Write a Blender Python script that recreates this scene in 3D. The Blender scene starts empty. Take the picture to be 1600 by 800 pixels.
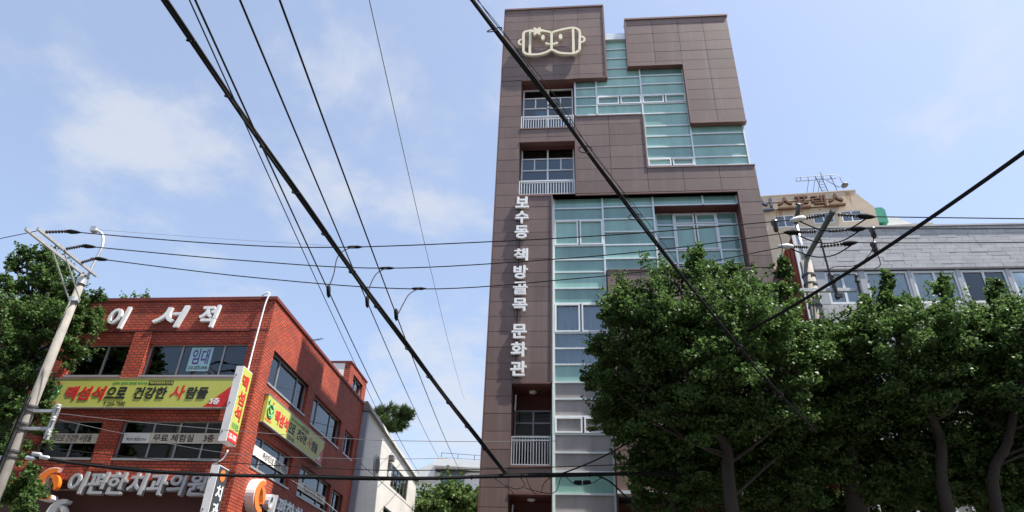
import bpy, math, random
import numpy as np
from mathutils import Vector

sc = bpy.context.scene
COL = sc.collection
rng = np.random.default_rng(7)
random.seed(7)

# ------------------------------------------------------------------ camera
F_PX = 1066.0
PITCH, YAW, ROLL = (math.radians(a) for a in (30.775, -5.856, 2.058))
EYE = np.array([0.0, 0.0, 1.6])
_f = np.array([math.sin(YAW)*math.cos(PITCH), math.cos(YAW)*math.cos(PITCH), math.sin(PITCH)])
_r = np.array([math.cos(YAW), -math.sin(YAW), 0.0])
_u = np.cross(_r, _f)
CR = _r*math.cos(ROLL)+_u*math.sin(ROLL)
CU = -_r*math.sin(ROLL)+_u*math.cos(ROLL)
cam = bpy.data.cameras.new('camera')
cam.sensor_fit = 'HORIZONTAL'; cam.sensor_width = 36.0
cam.lens = 36.0*F_PX/1600.0
cam.clip_start = 0.1; cam.clip_end = 3000
cam_o = bpy.data.objects.new('camera', cam); COL.objects.link(cam_o)
from mathutils import Matrix
cam_o.matrix_world = Matrix(((CR[0], CU[0], -_f[0], EYE[0]), (CR[1], CU[1], -_f[1], EYE[1]),
                             (CR[2], CU[2], -_f[2], EYE[2]), (0, 0, 0, 1)))
sc.camera = cam_o

# ------------------------------------------------------------------ sky, sun, exposure
SUN = Vector((1.0, -0.25, 2.15)).normalized()
SUN_EL = math.asin(SUN.z)
SUN_ROT = math.atan2(SUN.x, SUN.y)
world = bpy.data.worlds.new('World'); sc.world = world; world.use_nodes = True
wn, wl = world.node_tree.nodes, world.node_tree.links
wn.clear()
w_out = wn.new('ShaderNodeOutputWorld'); w_bg = wn.new('ShaderNodeBackground')
w_sky = wn.new('ShaderNodeTexSky'); w_sky.sky_type = 'NISHITA'; w_sky.sun_disc = False
w_sky.sun_elevation = SUN_EL; w_sky.sun_rotation = SUN_ROT
w_sky.air_density = 1.0; w_sky.dust_density = 1.9; w_sky.ozone_density = 1.9; w_sky.altitude = 30
w_bg.inputs['Strength'].default_value = 0.12
# soft summer clouds: noise on the cloud plane overhead
w_tc = wn.new('ShaderNodeTexCoord'); w_sep = wn.new('ShaderNodeSeparateXYZ')
wl.new(w_tc.outputs['Generated'], w_sep.inputs[0])
def wmath(op, a, b=None, clamp=False):
    n = wn.new('ShaderNodeMath'); n.operation = op; n.use_clamp = clamp
    for i, v in enumerate((a, b)):
        if v is None: continue
        if isinstance(v, (int, float)): n.inputs[i].default_value = v
        else: wl.new(v, n.inputs[i])
    return n.outputs[0]
_den = wmath('ADD', wmath('MAXIMUM', w_sep.outputs[2], 0.0), 0.18)
w_cmb = wn.new('ShaderNodeCombineXYZ')
wl.new(wmath('DIVIDE', w_sep.outputs[0], _den), w_cmb.inputs[0])
wl.new(wmath('DIVIDE', w_sep.outputs[1], _den), w_cmb.inputs[1])
w_map = wn.new('ShaderNodeMapping'); wl.new(w_cmb.outputs[0], w_map.inputs[0])
w_map.inputs['Location'].default_value = (3.1, 1.7, 0.0)
w_noise = wn.new('ShaderNodeTexNoise'); wl.new(w_map.outputs[0], w_noise.inputs['Vector'])
w_noise.inputs['Scale'].default_value = 4.2; w_noise.inputs['Detail'].default_value = 10
w_noise.inputs['Roughness'].default_value = 0.60; w_noise.inputs['Distortion'].default_value = 0.15
w_ramp = wn.new('ShaderNodeMapRange'); w_ramp.interpolation_type = 'SMOOTHSTEP'
# where the banks of cloud lie on that plane: the noise breaks them up
def cloud_uv(px, py):
    d = CR*(px-800)/F_PX-CU*(py-400)/F_PX+_f; d = d/np.linalg.norm(d); return d[0]/(d[2]+.18), d[1]/(d[2]+.18)
_sum = wmath('MULTIPLY', w_noise.outputs['Fac'], 1.0)
for _px, _py, _rad, _amp in ((330, 240, .17, .15), (215, 215, .13, .16), (600, 310, .17, .13), (700, 350, .12, .08), (700, 640, .45, .22), (90, 180, .16, .06), (1540, 90, .14, .06)):
    _x, _y = cloud_uv(_px, _py)
    _dist = wn.new('ShaderNodeVectorMath'); _dist.operation = 'DISTANCE'; wl.new(w_cmb.outputs[0], _dist.inputs[0]); _dist.inputs[1].default_value = (_x, _y, 0)
    _mr = wn.new('ShaderNodeMapRange'); _mr.interpolation_type = 'SMOOTHERSTEP'; wl.new(_dist.outputs['Value'], _mr.inputs[0])
    _mr.inputs[1].default_value = 0.0; _mr.inputs[2].default_value = _rad*1.6; _mr.inputs[3].default_value = _amp; _mr.inputs[4].default_value = 0.0
    _sum = wmath('ADD', _sum, _mr.outputs[0])
wl.new(_sum, w_ramp.inputs[0])
w_ramp.inputs[1].default_value = 0.50; w_ramp.inputs[2].default_value = 0.82
w_ramp.inputs[3].default_value = 0.26; w_ramp.inputs[4].default_value = 0.80
w_mix = wn.new('ShaderNodeMix'); w_mix.data_type = 'RGBA'
wl.new(w_ramp.outputs[0], w_mix.inputs[0])
wl.new(w_sky.outputs[0], w_mix.inputs[6]); w_mix.inputs[7].default_value = (2.75, 2.9, 3.2, 1)
wl.new(w_mix.outputs[2], w_bg.inputs[0]); wl.new(w_bg.outputs[0], w_out.inputs[0])

sun = bpy.data.lights.new('sun', 'SUN'); sun.energy = 5.0; sun.angle = math.radians(0.53)
sun.color = (1.0, 0.95, 0.87)
sun_o = bpy.data.objects.new('sun', sun); COL.objects.link(sun_o)
sun_o.rotation_euler = SUN.to_track_quat('Z', 'Y').to_euler()
sc.view_settings.view_transform = 'Standard'; sc.view_settings.look = 'None'
sc.view_settings.gamma = 1.0; sc.view_settings.use_curve_mapping = False
sc.view_settings.exposure = 1.2

# ------------------------------------------------------------------ helpers
def ray(px, py): return CR*(px-800)/F_PX - CU*(py-400)/F_PX + _f
def at(px, py, Y):
    d = ray(px, py); return EYE + d*((Y-EYE[1])/d[1])
def at_x(px, py, X):
    d = ray(px, py); return EYE + d*((X-EYE[0])/d[0])
def at_z(px, py, Z):
    d = ray(px, py); return EYE + d*((Z-EYE[2])/d[2])

ROOT = {}
def thing(name, label, cat, loc=(0, 0, 0), rz=0.0, group=None):
    o = bpy.data.objects.new(name, None); COL.objects.link(o)
    o.location = loc; o.rotation_euler = (0, 0, rz); o.empty_display_size = 0.3
    o['label'] = label; o['category'] = cat
    if group: o['group'] = group
    ROOT[o] = np.array(loc, float) if rz == 0.0 else np.zeros(3)
    return o
def tag(o, label, cat, group=None):
    o['label'] = label; o['category'] = cat
    if group: o['group'] = group
    return o
def struct(o): o['kind'] = 'structure'; return o
def origin(parent):
    return ROOT.get(parent, np.zeros(3)) if parent is not None else np.zeros(3)
def reg(o, parent):
    if parent is not None:
        o.parent = parent; ROOT[o] = origin(parent)
    else:
        ROOT[o] = np.zeros(3)

class MB:
    """collects polygons for ONE mesh object"""
    def __init__(s): s.v = []; s.f = []
    def box(s, x0, x1, y0, y1, z0, z1):
        b = len(s.v)
        s.v += [(x0,y0,z0),(x1,y0,z0),(x1,y1,z0),(x0,y1,z0),(x0,y0,z1),(x1,y0,z1),(x1,y1,z1),(x0,y1,z1)]
        s.f += [(b,b+3,b+2,b+1),(b+4,b+5,b+6,b+7),(b,b+1,b+5,b+4),(b+1,b+2,b+6,b+5),(b+2,b+3,b+7,b+6),(b+3,b,b+4,b+7)]
        return s
    def hexa(s, bot, top):
        b = len(s.v); s.v += [tuple(p) for p in bot]+[tuple(p) for p in top]
        s.f += [(b+3,b+2,b+1,b),(b+4,b+5,b+6,b+7),(b,b+1,b+5,b+4),(b+1,b+2,b+6,b+5),(b+2,b+3,b+7,b+6),(b+3,b,b+4,b+7)]
        return s
    def prism(s, poly, d0, d1, frame):
        """poly: (u,v) outline, frame(u,v,d) -> xyz"""
        n = len(poly); b = len(s.v)
        s.v += [frame(u, v, d0) for u, v in poly]+[frame(u, v, d1) for u, v in poly]
        s.f.append(tuple(b+i for i in reversed(range(n)))); s.f.append(tuple(b+n+i for i in range(n)))
        for i in range(n):
            j = (i+1) % n; s.f.append((b+i, b+j, b+n+j, b+n+i))
        return s
    def tube(s, pts, rad, n=8, cap=True, up=None, rot=0.0):
        pts = [np.array(p, float) for p in pts]; m = len(pts)
        if not hasattr(rad, '__len__'): rad = [rad]*m
        b = len(s.v); prev = None
        for i, p in enumerate(pts):
            t = pts[min(i+1, m-1)]-pts[max(i-1, 0)]; t = t/(np.linalg.norm(t)+1e-9)
            if up is not None: a = np.array(up, float)
            elif prev is not None: a = prev
            else: a = np.array((0, 0, 1.0)) if abs(t[2]) < .9 else np.array((1.0, 0, 0))
            a = a-t*(a@t); a /= (np.linalg.norm(a)+1e-9); prev = a; c = np.cross(t, a)
            for k in range(n):
                th = 2*math.pi*k/n+rot
                s.v.append(tuple(p+rad[i]*(a*math.cos(th)+c*math.sin(th))))
        for i in range(m-1):
            for k in range(n):
                k2 = (k+1) % n
                s.f.append((b+i*n+k, b+i*n+k2, b+(i+1)*n+k2, b+(i+1)*n+k))
        if cap:
            s.f.append(tuple(b+k for k in reversed(range(n))))
            s.f.append(tuple(b+(m-1)*n+k for k in range(n)))
        return s
    def lathe(s, base, axis, prof, n=12):
        base = np.array(base, float); axis = np.array(axis, float); axis /= np.linalg.norm(axis)
        pts = [base+axis*h for h, r in prof]
        return s.tube(pts, [max(r, 1e-4) for h, r in prof], n)
    def build(s, name, mat, parent=None, smooth=False):
        me = bpy.data.meshes.new(name)
        o0 = origin(parent)
        v = [(p[0]-o0[0], p[1]-o0[1], p[2]-o0[2]) for p in s.v]
        me.from_pydata(v, [], s.f); me.update()
        if mat is not None: me.materials.append(mat)
        if smooth:
            me.polygons.foreach_set('use_smooth', [True]*len(me.polygons))
        o = bpy.data.objects.new(name, me); COL.objects.link(o); reg(o, parent)
        return o
_cubes = {}
def unit(name, mat, parent, x0, x1, y0, y1, z0, z1):
    """a box piece that shares its mesh with its look-alikes"""
    key = mat.name+name
    if key not in _cubes:
        me = bpy.data.meshes.new(name)
        m = MB().box(-.5, .5, -.5, .5, -.5, .5); me.from_pydata(m.v, [], m.f); me.materials.append(mat); _cubes[key] = me
    o = bpy.data.objects.new(name, _cubes[key]); COL.objects.link(o)
    o0 = origin(parent)
    o.location = ((x0+x1)/2-o0[0], (y0+y1)/2-o0[1], (z0+z1)/2-o0[2]); o.scale = (x1-x0, y1-y0, z1-z0)
    o.parent = parent
    return o
def front(Y, sgn=1):
    return lambda u, v, d: (u, Y-d, v)
def sidef(X):
    return lambda u, v, d: (X+d, u, v)
def holes_wall(mb, u0, u1, z0, z1, holes, d0, d1, frame):
    """wall sheet of boxes round rectangular openings; holes = (u0,u1,z0,z1)"""
    us = sorted({u0, u1, *[h[0] for h in holes], *[h[1] for h in holes]})
    zs = sorted({z0, z1, *[h[2] for h in holes], *[h[3] for h in holes]})
    us = [u for u in us if u0 <= u <= u1]; zs = [z for z in zs if z0 <= z <= z1]
    for i in range(len(us)-1):
        run = None
        for j in range(len(zs)-1):
            cu, cz = (us[i]+us[i+1])/2, (zs[j]+zs[j+1])/2
            solid = not any(h[0] < cu < h[1] and h[2] < cz < h[3] for h in holes)
            if solid:
                run = [run[0], zs[j+1]] if run else [zs[j], zs[j+1]]
            if (not solid or j == len(zs)-2) and run:
                mb.prism([(us[i], run[0]), (us[i+1], run[0]), (us[i+1], run[1]), (us[i], run[1])], d0, d1, frame); run = None
    return mb
def smooth_path(P, n=6):
    P = [np.array(p, float) for p in P]; out = []
    for i in range(len(P)-1):
        p0 = P[max(i-1, 0)]; p1 = P[i]; p2 = P[i+1]; p3 = P[min(i+2, len(P)-1)]
        for k in range(n):
            t = k/n
            out.append(.5*((2*p1)+(-p0+p2)*t+(2*p0-5*p1+4*p2-p3)*t*t+(-p0+3*p1-3*p2+p3)*t**3))
    out.append(P[-1]); return out

# ------------------------------------------------------------------ materials
M = {}
def new_mat(name):
    m = bpy.data.materials.new(name); m.use_nodes = True; M[name] = m
    nt = m.node_tree; b = nt.nodes['Principled BSDF']; return m, nt, b
def node(nt, t, **kw):
    n = nt.nodes.new(t)
    for k, v in kw.items():
        if k.startswith('i_'): n.inputs[k[2:].replace('_', ' ')].default_value = v
        else: setattr(n, k, v)
    return n
def mat(name, col, rough=.5, metal=0.0, var=.10, scale=3.0, bump=0.0, bscale=60, objvar=0.0, spec=.5, stretch=(1,1,1), dirt=0.0, coat=0.0):
    m, nt, b = new_mat(name); L = nt.links
    tc = node(nt, 'ShaderNodeNewGeometry')
    mp = node(nt, 'ShaderNodeMapping'); L.new(tc.outputs['Position'], mp.inputs[0]); mp.inputs['Scale'].default_value = stretch
    nz = node(nt, 'ShaderNodeTexNoise', i_Scale=scale, i_Detail=6.0, i_Roughness=.6); L.new(mp.outputs[0], nz.inputs['Vector'])
    hsv = node(nt, 'ShaderNodeHueSaturation'); hsv.inputs['Color'].default_value = (*col, 1)
    mr = node(nt, 'ShaderNodeMapRange'); L.new(nz.outputs['Fac'], mr.inputs[0])
    mr.inputs[1].default_value = .3; mr.inputs[2].default_value = .7
    mr.inputs[3].default_value = 1-var; mr.inputs[4].default_value = 1+var
    val = mr.outputs[0]
    if objvar:
        oi = node(nt, 'ShaderNodeObjectInfo'); m2 = node(nt, 'ShaderNodeMapRange'); L.new(oi.outputs['Random'], m2.inputs[0])
        m2.inputs[3].default_value = 1-objvar; m2.inputs[4].default_value = 1+objvar
        mu = node(nt, 'ShaderNodeMath', operation='MULTIPLY'); L.new(val, mu.inputs[0]); L.new(m2.outputs[0], mu.inputs[1]); val = mu.outputs[0]
    L.new(val, hsv.inputs['Value'])
    colout = hsv.outputs[0]
    if dirt:
        ms = node(nt, 'ShaderNodeMapping'); L.new(tc.outputs['Position'], ms.inputs[0]); ms.inputs['Scale'].default_value = (2.2, 2.2, .16)
        n2 = node(nt, 'ShaderNodeTexNoise', i_Scale=1.6, i_Detail=8.0, i_Roughness=.65); L.new(ms.outputs[0], n2.inputs['Vector'])
        r2 = node(nt, 'ShaderNodeMapRange'); L.new(n2.outputs['Fac'], r2.inputs[0]); r2.inputs[1].default_value = .52; r2.inputs[2].default_value = .78; r2.inputs[4].default_value = dirt
        mx = node(nt, 'ShaderNodeMix', data_type='RGBA'); L.new(r2.outputs[0], mx.inputs[0]); L.new(colout, mx.inputs[6])
        g = sum(col)/3; h_ = .17 if g < .2 else .1; mx.inputs[7].default_value = (g*.5+h_, g*.5+h_*.93, g*.5+h_*.88, 1); colout = mx.outputs[2]
    L.new(colout, b.inputs['Base Color'])
    b.inputs['Roughness'].default_value = rough; b.inputs['Metallic'].default_value = metal
    b.inputs['Specular IOR Level'].default_value = spec; b.inputs['Coat Weight'].default_value = coat
    if bump:
        nb = node(nt, 'ShaderNodeTexNoise', i_Scale=bscale, i_Detail=4.0); L.new(tc.outputs['Position'], nb.inputs['Vector'])
        bp = node(nt, 'ShaderNodeBump', i_Strength=bump, i_Distance=.01); L.new(nb.outputs['Fac'], bp.inputs['Height']); L.new(bp.outputs[0], b.inputs['Normal'])
    return m
def wall_uv(nt):
    """u along the wall whichever way it faces, v = height"""
    L = nt.links; g = node(nt, 'ShaderNodeNewGeometry')
    sp = node(nt, 'ShaderNodeSeparateXYZ'); L.new(g.outputs['Position'], sp.inputs[0])
    sn = node(nt, 'ShaderNodeSeparateXYZ'); L.new(g.outputs['True Normal'], sn.inputs[0])
    ab = node(nt, 'ShaderNodeMath', operation='ABSOLUTE'); L.new(sn.outputs[0], ab.inputs[0])
    gt = node(nt, 'ShaderNodeMath', operation='GREATER_THAN'); L.new(ab.outputs[0], gt.inputs[0]); gt.inputs[1].default_value = .6
    mx = node(nt, 'ShaderNodeMix'); L.new(gt.outputs[0], mx.inputs[0]); L.new(sp.outputs[0], mx.inputs[2]); L.new(sp.outputs[1], mx.inputs[3])
    cb = node(nt, 'ShaderNodeCombineXYZ'); L.new(mx.outputs[0], cb.inputs[0]); L.new(sp.outputs[2], cb.inputs[1])
    return cb.outputs[0], g
def brick_mat(name, c1, c2, mortar, bw, rh, ms, rough=.7, bump=.5, stain=.25):
    m, nt, b = new_mat(name); L = nt.links
    uv, g = wall_uv(nt)
    br = node(nt, 'ShaderNodeTexBrick'); L.new(uv, br.inputs['Vector'])
    br.inputs['Color1'].default_value = (*c1, 1); br.inputs['Color2'].default_value = (*c2, 1); br.inputs['Mortar'].default_value = (*mortar, 1)
    br.inputs['Scale'].default_value = 1.0; br.inputs['Mortar Size'].default_value = ms; br.inputs['Brick Width'].default_value = bw; br.inputs['Row Height'].default_value = rh
    br.inputs['Mortar Smooth'].default_value = .1
    nz = node(nt, 'ShaderNodeTexNoise', i_Scale=.9, i_Detail=7.0, i_Roughness=.65); L.new(g.outputs['Position'], nz.inputs['Vector'])
    mr = node(nt, 'ShaderNodeMapRange'); L.new(nz.outputs['Fac'], mr.inputs[0]); mr.inputs[1].default_value = .3; mr.inputs[2].default_value = .7; mr.inputs[3].default_value = 1-stain; mr.inputs[4].default_value = 1+stain
    hs = node(nt, 'ShaderNodeHueSaturation'); L.new(br.outputs[0], hs.inputs['Color']); L.new(mr.outputs[0], hs.inputs['Value'])
    sm = node(nt, 'ShaderNodeMapping'); L.new(g.outputs['Position'], sm.inputs[0]); sm.inputs['Scale'].default_value = (2.4, 2.4, .22)
    sn_ = node(nt, 'ShaderNodeTexNoise', i_Scale=1.3, i_Detail=8.0, i_Roughness=.7); L.new(sm.outputs[0], sn_.inputs['Vector'])
    sr = node(nt, 'ShaderNodeMapRange'); L.new(sn_.outputs['Fac'], sr.inputs[0]); sr.inputs[1].default_value = .5; sr.inputs[2].default_value = .78; sr.inputs[4].default_value = .3
    sx = node(nt, 'ShaderNodeMix', data_type='RGBA'); L.new(sr.outputs[0], sx.inputs[0]); L.new(hs.outputs[0], sx.inputs[6]); sx.inputs[7].default_value = (c1[0]*.45+.02, c1[1]*.6+.02, c1[2]*.7+.02, 1)
    L.new(sx.outputs[2], b.inputs['Base Color']); b.inputs['Roughness'].default_value = rough
    bp = node(nt, 'ShaderNodeBump', i_Strength=bump, i_Distance=.012, invert=True); L.new(br.outputs['Fac'], bp.inputs['Height']); L.new(bp.outputs[0], b.inputs['Normal'])
    return m
def glass_mat(name, tint, refl=.12, rough=.02, opacity=0.0, body=(.02,.03,.035)):
    """window glass: tinted see-through pane with a mirror coat"""
    m, nt, b = new_mat(name); L = nt.links; nt.nodes.remove(b)
    out = nt.nodes['Material Output']
    tr = node(nt, 'ShaderNodeBsdfTransparent'); tr.inputs[0].default_value = (*tint, 1)
    df = node(nt, 'ShaderNodeBsdfDiffuse'); df.inputs[0].default_value = (*body, 1)
    gl = node(nt, 'ShaderNodeBsdfGlossy'); gl.inputs['Roughness'].default_value = rough; gl.inputs[0].default_value = (.93, .97, 1, 1)
    fr = node(nt, 'ShaderNodeFresnel'); fr.inputs[0].default_value = 1.5
    ad = node(nt, 'ShaderNodeMath', operation='ADD', use_clamp=True); L.new(fr.outputs[0], ad.inputs[0]); ad.inputs[1].default_value = refl
    m1 = node(nt, 'ShaderNodeMixShader'); m1.inputs[0].default_value = opacity; L.new(tr.outputs[0], m1.inputs[1]); L.new(df.outputs[0], m1.inputs[2])
    m2 = node(nt, 'ShaderNodeMixShader'); L.new(ad.outputs[0], m2.inputs[0]); L.new(m1.outputs[0], m2.inputs[1]); L.new(gl.outputs[0], m2.inputs[2])
    # panes are never perfectly flat
    g = node(nt, 'ShaderNodeNewGeometry'); nz = node(nt, 'ShaderNodeTexNoise', i_Scale=.8, i_Detail=1.0); L.new(g.outputs['Position'], nz.inputs['Vector'])
    bp = node(nt, 'ShaderNodeBump', i_Strength=.12, i_Distance=.05); L.new(nz.outputs['Fac'], bp.inputs['Height']); L.new(bp.outputs[0], gl.inputs['Normal'])
    L.new(m2.outputs[0], out.inputs[0]); return m
def spandrel_mat(name, c, objvar=.14, refl=.06):
    """back-painted coloured glass with a gentle vertical streak of the blind behind it"""
    m, nt, b = new_mat(name); L = nt.links
    g = node(nt, 'ShaderNodeNewGeometry'); mp = node(nt, 'ShaderNodeMapping'); L.new(g.outputs['Position'], mp.inputs[0]); mp.inputs['Scale'].default_value = (1.4, 1, .25)
    nz = node(nt, 'ShaderNodeTexNoise', i_Scale=1.6, i_Detail=4.0); L.new(mp.outputs[0], nz.inputs['Vector'])
    oi = node(nt, 'ShaderNodeObjectInfo')
    a = node(nt, 'ShaderNodeMapRange'); L.new(nz.outputs['Fac'], a.inputs[0]); a.inputs[1].default_value = .3; a.inputs[2].default_value = .7; a.inputs[3].default_value = .86; a.inputs[4].default_value = 1.14
    o = node(nt, 'ShaderNodeMapRange'); L.new(oi.outputs['Random'], o.inputs[0]); o.inputs[3].default_value = 1-objvar; o.inputs[4].default_value = 1+objvar
    mu = node(nt, 'ShaderNodeMath', operation='MULTIPLY'); L.new(a.outputs[0], mu.inputs[0]); L.new(o.outputs[0], mu.inputs[1])
    hs = node(nt, 'ShaderNodeHueSaturation'); hs.inputs['Color'].default_value = (*c, 1); L.new(mu.outputs[0], hs.inputs['Value'])
    L.new(hs.outputs[0], b.inputs['Base Color']); b.inputs['Roughness'].default_value = .05; b.inputs['Specular IOR Level'].default_value = .6
    b.inputs['Coat Weight'].default_value = .7; b.inputs['Coat Roughness'].default_value = .02; b.inputs['Coat IOR'].default_value = 1.6
    n2 = node(nt, 'ShaderNodeTexNoise', i_Scale=.9, i_Detail=1.0); L.new(g.outputs['Position'], n2.inputs['Vector'])
    bp = node(nt, 'ShaderNodeBump', i_Strength=.1, i_Distance=.05); L.new(n2.outputs['Fac'], bp.inputs['Height']); L.new(bp.outputs[0], b.inputs['Normal']); L.new(bp.outputs[0], b.inputs['Coat Normal'])
    return m
def leaf_mat(name, dark, light, trans=.35):
    m, nt, b = new_mat(name); L = nt.links; out = nt.nodes['Material Output']
    at_ = node(nt, 'ShaderNodeAttribute', attribute_name='tone')
    mx = node(nt, 'ShaderNodeMix', data_type='RGBA'); L.new(at_.outputs['Fac'], mx.inputs[0]); mx.inputs[6].default_value = (*dark, 1); mx.inputs[7].default_value = (*light, 1)
    L.new(mx.outputs[2], b.inputs['Base Color']); b.inputs['Roughness'].default_value = .5; b.inputs['Specular IOR Level'].default_value = .22
    tl = node(nt, 'ShaderNodeBsdfTranslucent')
    hs = node(nt, 'ShaderNodeHueSaturation'); L.new(mx.outputs[2], hs.inputs['Color']); hs.inputs['Value'].default_value = 1.5; hs.inputs['Hue'].default_value = .495
    L.new(hs.outputs[0], tl.inputs[0])
    ms = node(nt, 'ShaderNodeMixShader'); ms.inputs[0].default_value = trans; L.new(b.outputs[0], ms.inputs[1]); L.new(tl.outputs[0], ms.inputs[2]); L.new(ms.outputs[0], out.inputs[0])
    return m

mat('panel_brown', (.155, .104, .090), .38, .0, .08, 1.3, objvar=.12, dirt=.30, spec=.45)
mat('panel_trim', (.15, .078, .064), .42, .0, .06, 2, dirt=.1)
mat('panel_joint', (.045, .03, .027), .8)
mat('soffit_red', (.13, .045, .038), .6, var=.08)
mat('aluminium', (.62, .66, .67), .35, .25, .05)
mat('white_frame', (.72, .74, .74), .4, 0, .05)
mat('dark_frame', (.20, .20, .20), .4, .5, .08)
mat('grey_frame', (.36, .36, .36), .4, .4, .08)
spandrel_mat('teal_pane', (.235, .425, .365), .18)
spandrel_mat('teal_deep_pane', (.155, .295, .265), .16)
spandrel_mat('reflected_grey_pane', (.30, .28, .275), .10)  # grey reflection of the blocks opposite, put into the pane colour
spandrel_mat('pale_sash', (.5, .62, .58), .05)
glass_mat('clear_glass', (.80, .86, .87), .05)
glass_mat('smoke_glass', (.22, .30, .33), .03)
glass_mat('bright_glass', (.82, .86, .86), .04)
glass_mat('blue_glass', (.20, .34, .40), .06)
mat('interior', (.10, .10, .10), .9)
mat('interior_light', (.42, .40, .37), .9)
mat('curtain', (.66, .69, .72), .9, var=.15, scale=4, stretch=(6, 1, .2))
mat('blind_cream', (.66, .69, .64), .9, var=.06)
mat('cream_metal', (.72, .67, .50), .45, 0, .05)
mat('sign_white', (.80, .80, .79), .4, 0, .04)
mat('sign_rust_white', (.62, .60, .58), .5, 0, .15, 8)
brick_mat('red_brick', (.46, .074, .029), (.33, .046, .021), (.055, .016, .012), .24, .098, .013)
brick_mat('red_brick_dark', (.20, .028, .020), (.16, .022, .016), (.05, .012, .010), .22, .082, .010)
brick_mat('white_tile', (.66, .64, .60), (.60, .58, .54), (.36, .34, .32), .11, .08, .008, .45, .3, .10)
mat('sign_yellow', (.46, .49, .10), .45, 0, .05, 1.5)
mat('sign_red', (.55, .022, .022), .45)
mat('ink_black', (.018, .018, .02), .5)
mat('ink_purple', (.13, .05, .26), .5)
mat('ink_green', (.05, .30, .09), .5)
mat('sign_teal_paper', (.36, .64, .68), .6)
mat('strip_beige', (.60, .53, .42), .6)
mat('strip_white', (.74, .73, .70), .6)
mat('orange', (.80, .19, .018), .4)
mat('silver_letter', (.52, .53, .55), .35, .35, .08)
mat('silver_dark', (.20, .20, .21), .4, .5, .08)
mat('box_white', (.72, .72, .72), .35, 0, .08, 3, dirt=.2)
mat('box_dark', (.035, .035, .04), .35)
mat('maroon_panel', (.085, .030, .026), .55, 0, .08)
mat('concrete', (.21, .195, .175), .85, 0, .16, 4, bump=.3)
mat('steel', (.50, .52, .53), .45, .55, .14, 9)
mat('steel_dark', (.10, .10, .105), .5, .4, .2, 6)
mat('cable_black', (.012, .012, .013), .75, spec=.15)
mat('cable_grey', (.16, .16, .165), .5)
mat('porcelain_brown', (.045, .035, .032), .25)
mat('porcelain_white', (.5, .5, .49), .25)
mat('slate', (.42, .42, .43), .55, 0, .10, 5, objvar=.08, dirt=.10, spec=.4)
mat('slate_joint', (.20, .20, .205), .9)
mat('red_metal', (.26, .045, .028), .55, 0, .18, 2, dirt=.2)
mat('beige_wall', (.52, .43, .32), .85, 0, .10, .8, dirt=.25)
mat('rust', (.15, .075, .045), .85, 0, .25, 6)
mat('rust_stain', (.42, .27, .15), .9, 0, .3, 3)
mat('blue_letter', (.06, .08, .14), .5)
mat('green_tarp', (.02, .26, .18), .6)
mat('far_white', (.72, .72, .72), .7, 0, .06, 1.0, dirt=.1)
mat('bark', (.036, .029, .024), .9, 0, .3, 6, bump=.8, bscale=14, stretch=(1, 1, .25))
mat('pine_bark', (.10, .06, .045), .9, 0, .3, 6)
leaf_mat('leaf_ginkgo', (.019, .050, .014), (.108, .182, .050), .32)
leaf_mat('leaf_far', (.045, .085, .022), (.10, .15, .040), .25)
leaf_mat('needle', (.035, .065, .022), (.085, .125, .035), .15)
mat('asphalt', (.052, .052, .054), .9, 0, .15, 2, bump=.4, bscale=90)
mat('paving', (.15, .13, .12), .85, 0, .1, 2)
mat('kerb_stone', (.34, .33, .32), .8)
mat('paint_white', (.70, .70, .68), .7)
mat('paint_yellow', (.62, .42, .05), .7)
mat('ground_soil', (.16, .145, .13), .95, 0, .15, .2)
mat('roof_grey', (.27, .27, .26), .9)
mat('bluish_render', (.42, .46, .52), .8, 0, .06, 1)

# ------------------------------------------------------------------ lettering: every string once, as flat outlines
STR = {}
def want(body, bold=.0, shear=.0): STR[(body, bold, shear)] = None
for ch in '보수동책방골목문화관': want(ch, .012)
for ch in '이서적': want(ch, .008, .18)
for ch in '이편한치과의원': want(ch, .012, .15)
for ch in '신스포렉': want(ch, .012)
for ch in '맥섬석': want(ch, .012)
for s_, b_ in (('맥섬석', .012), ('으로', .012), ('건강한', .012), ('사', .030), ('람들', .012), ('3층', .03), ('T.255-7582', .006),
               ('인류의 건강과 환경을 지켜가는', 0), ('맥섬석생명과학 신소재', .01), ('임대', .02), ('010-3870-4546', .01),
               ('맥섬석으로 건강한 사람들', .012), ('무료 체험실', .016), ('맥섬석 무료 체험실', .012), ('255-7582', .02), ('치', .02), ('과', .02),
               ('구운소금', .01), ('맥섬석 체험실 안내', .01), ('무료체험', .01)):
    want(s_, b_); want(s_, b_, .12)
tmp = []
for key in STR:
    c = bpy.data.curves.new('lettering', 'FONT'); c.body = key[0]; c.size = 1; c.extrude = .5; c.offset = key[1]; c.shear = key[2]; c.resolution_u = 3
    o = bpy.data.objects.new('lettering', c); COL.objects.link(o); tmp.append((key, o))
bpy.context.view_layer.update()
dg = bpy.context.evaluated_depsgraph_get()
for key, o in tmp:
    me = bpy.data.meshes.new_from_object(o.evaluated_get(dg))
    v = np.empty(len(me.vertices)*3); me.vertices.foreach_get('co', v); v = v.reshape(-1, 3)
    lo, hi = v.min(0), v.max(0)
    STR[key] = ((v-lo)/(hi-lo), [tuple(p.vertices) for p in me.polygons], (hi[0]-lo[0])/(hi[1]-lo[1]))
    bpy.data.meshes.remove(me)
for key, o in tmp:
    c = o.data; bpy.data.objects.remove(o); bpy.data.curves.remove(c)
def letters(mb, body, u0, u1, v0, v1, d0, d1, frame, bold=.0, shear=.0):
    v, f, _ = STR[(body, bold, shear)]; b = len(mb.v)
    mb.v += [tuple(frame(u0+(u1-u0)*p[0], v0+(v1-v0)*p[1], d0+(d1-d0)*p[2])) for p in v]
    mb.f += [tuple(b+i for i in q) for q in f]
    return mb
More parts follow.
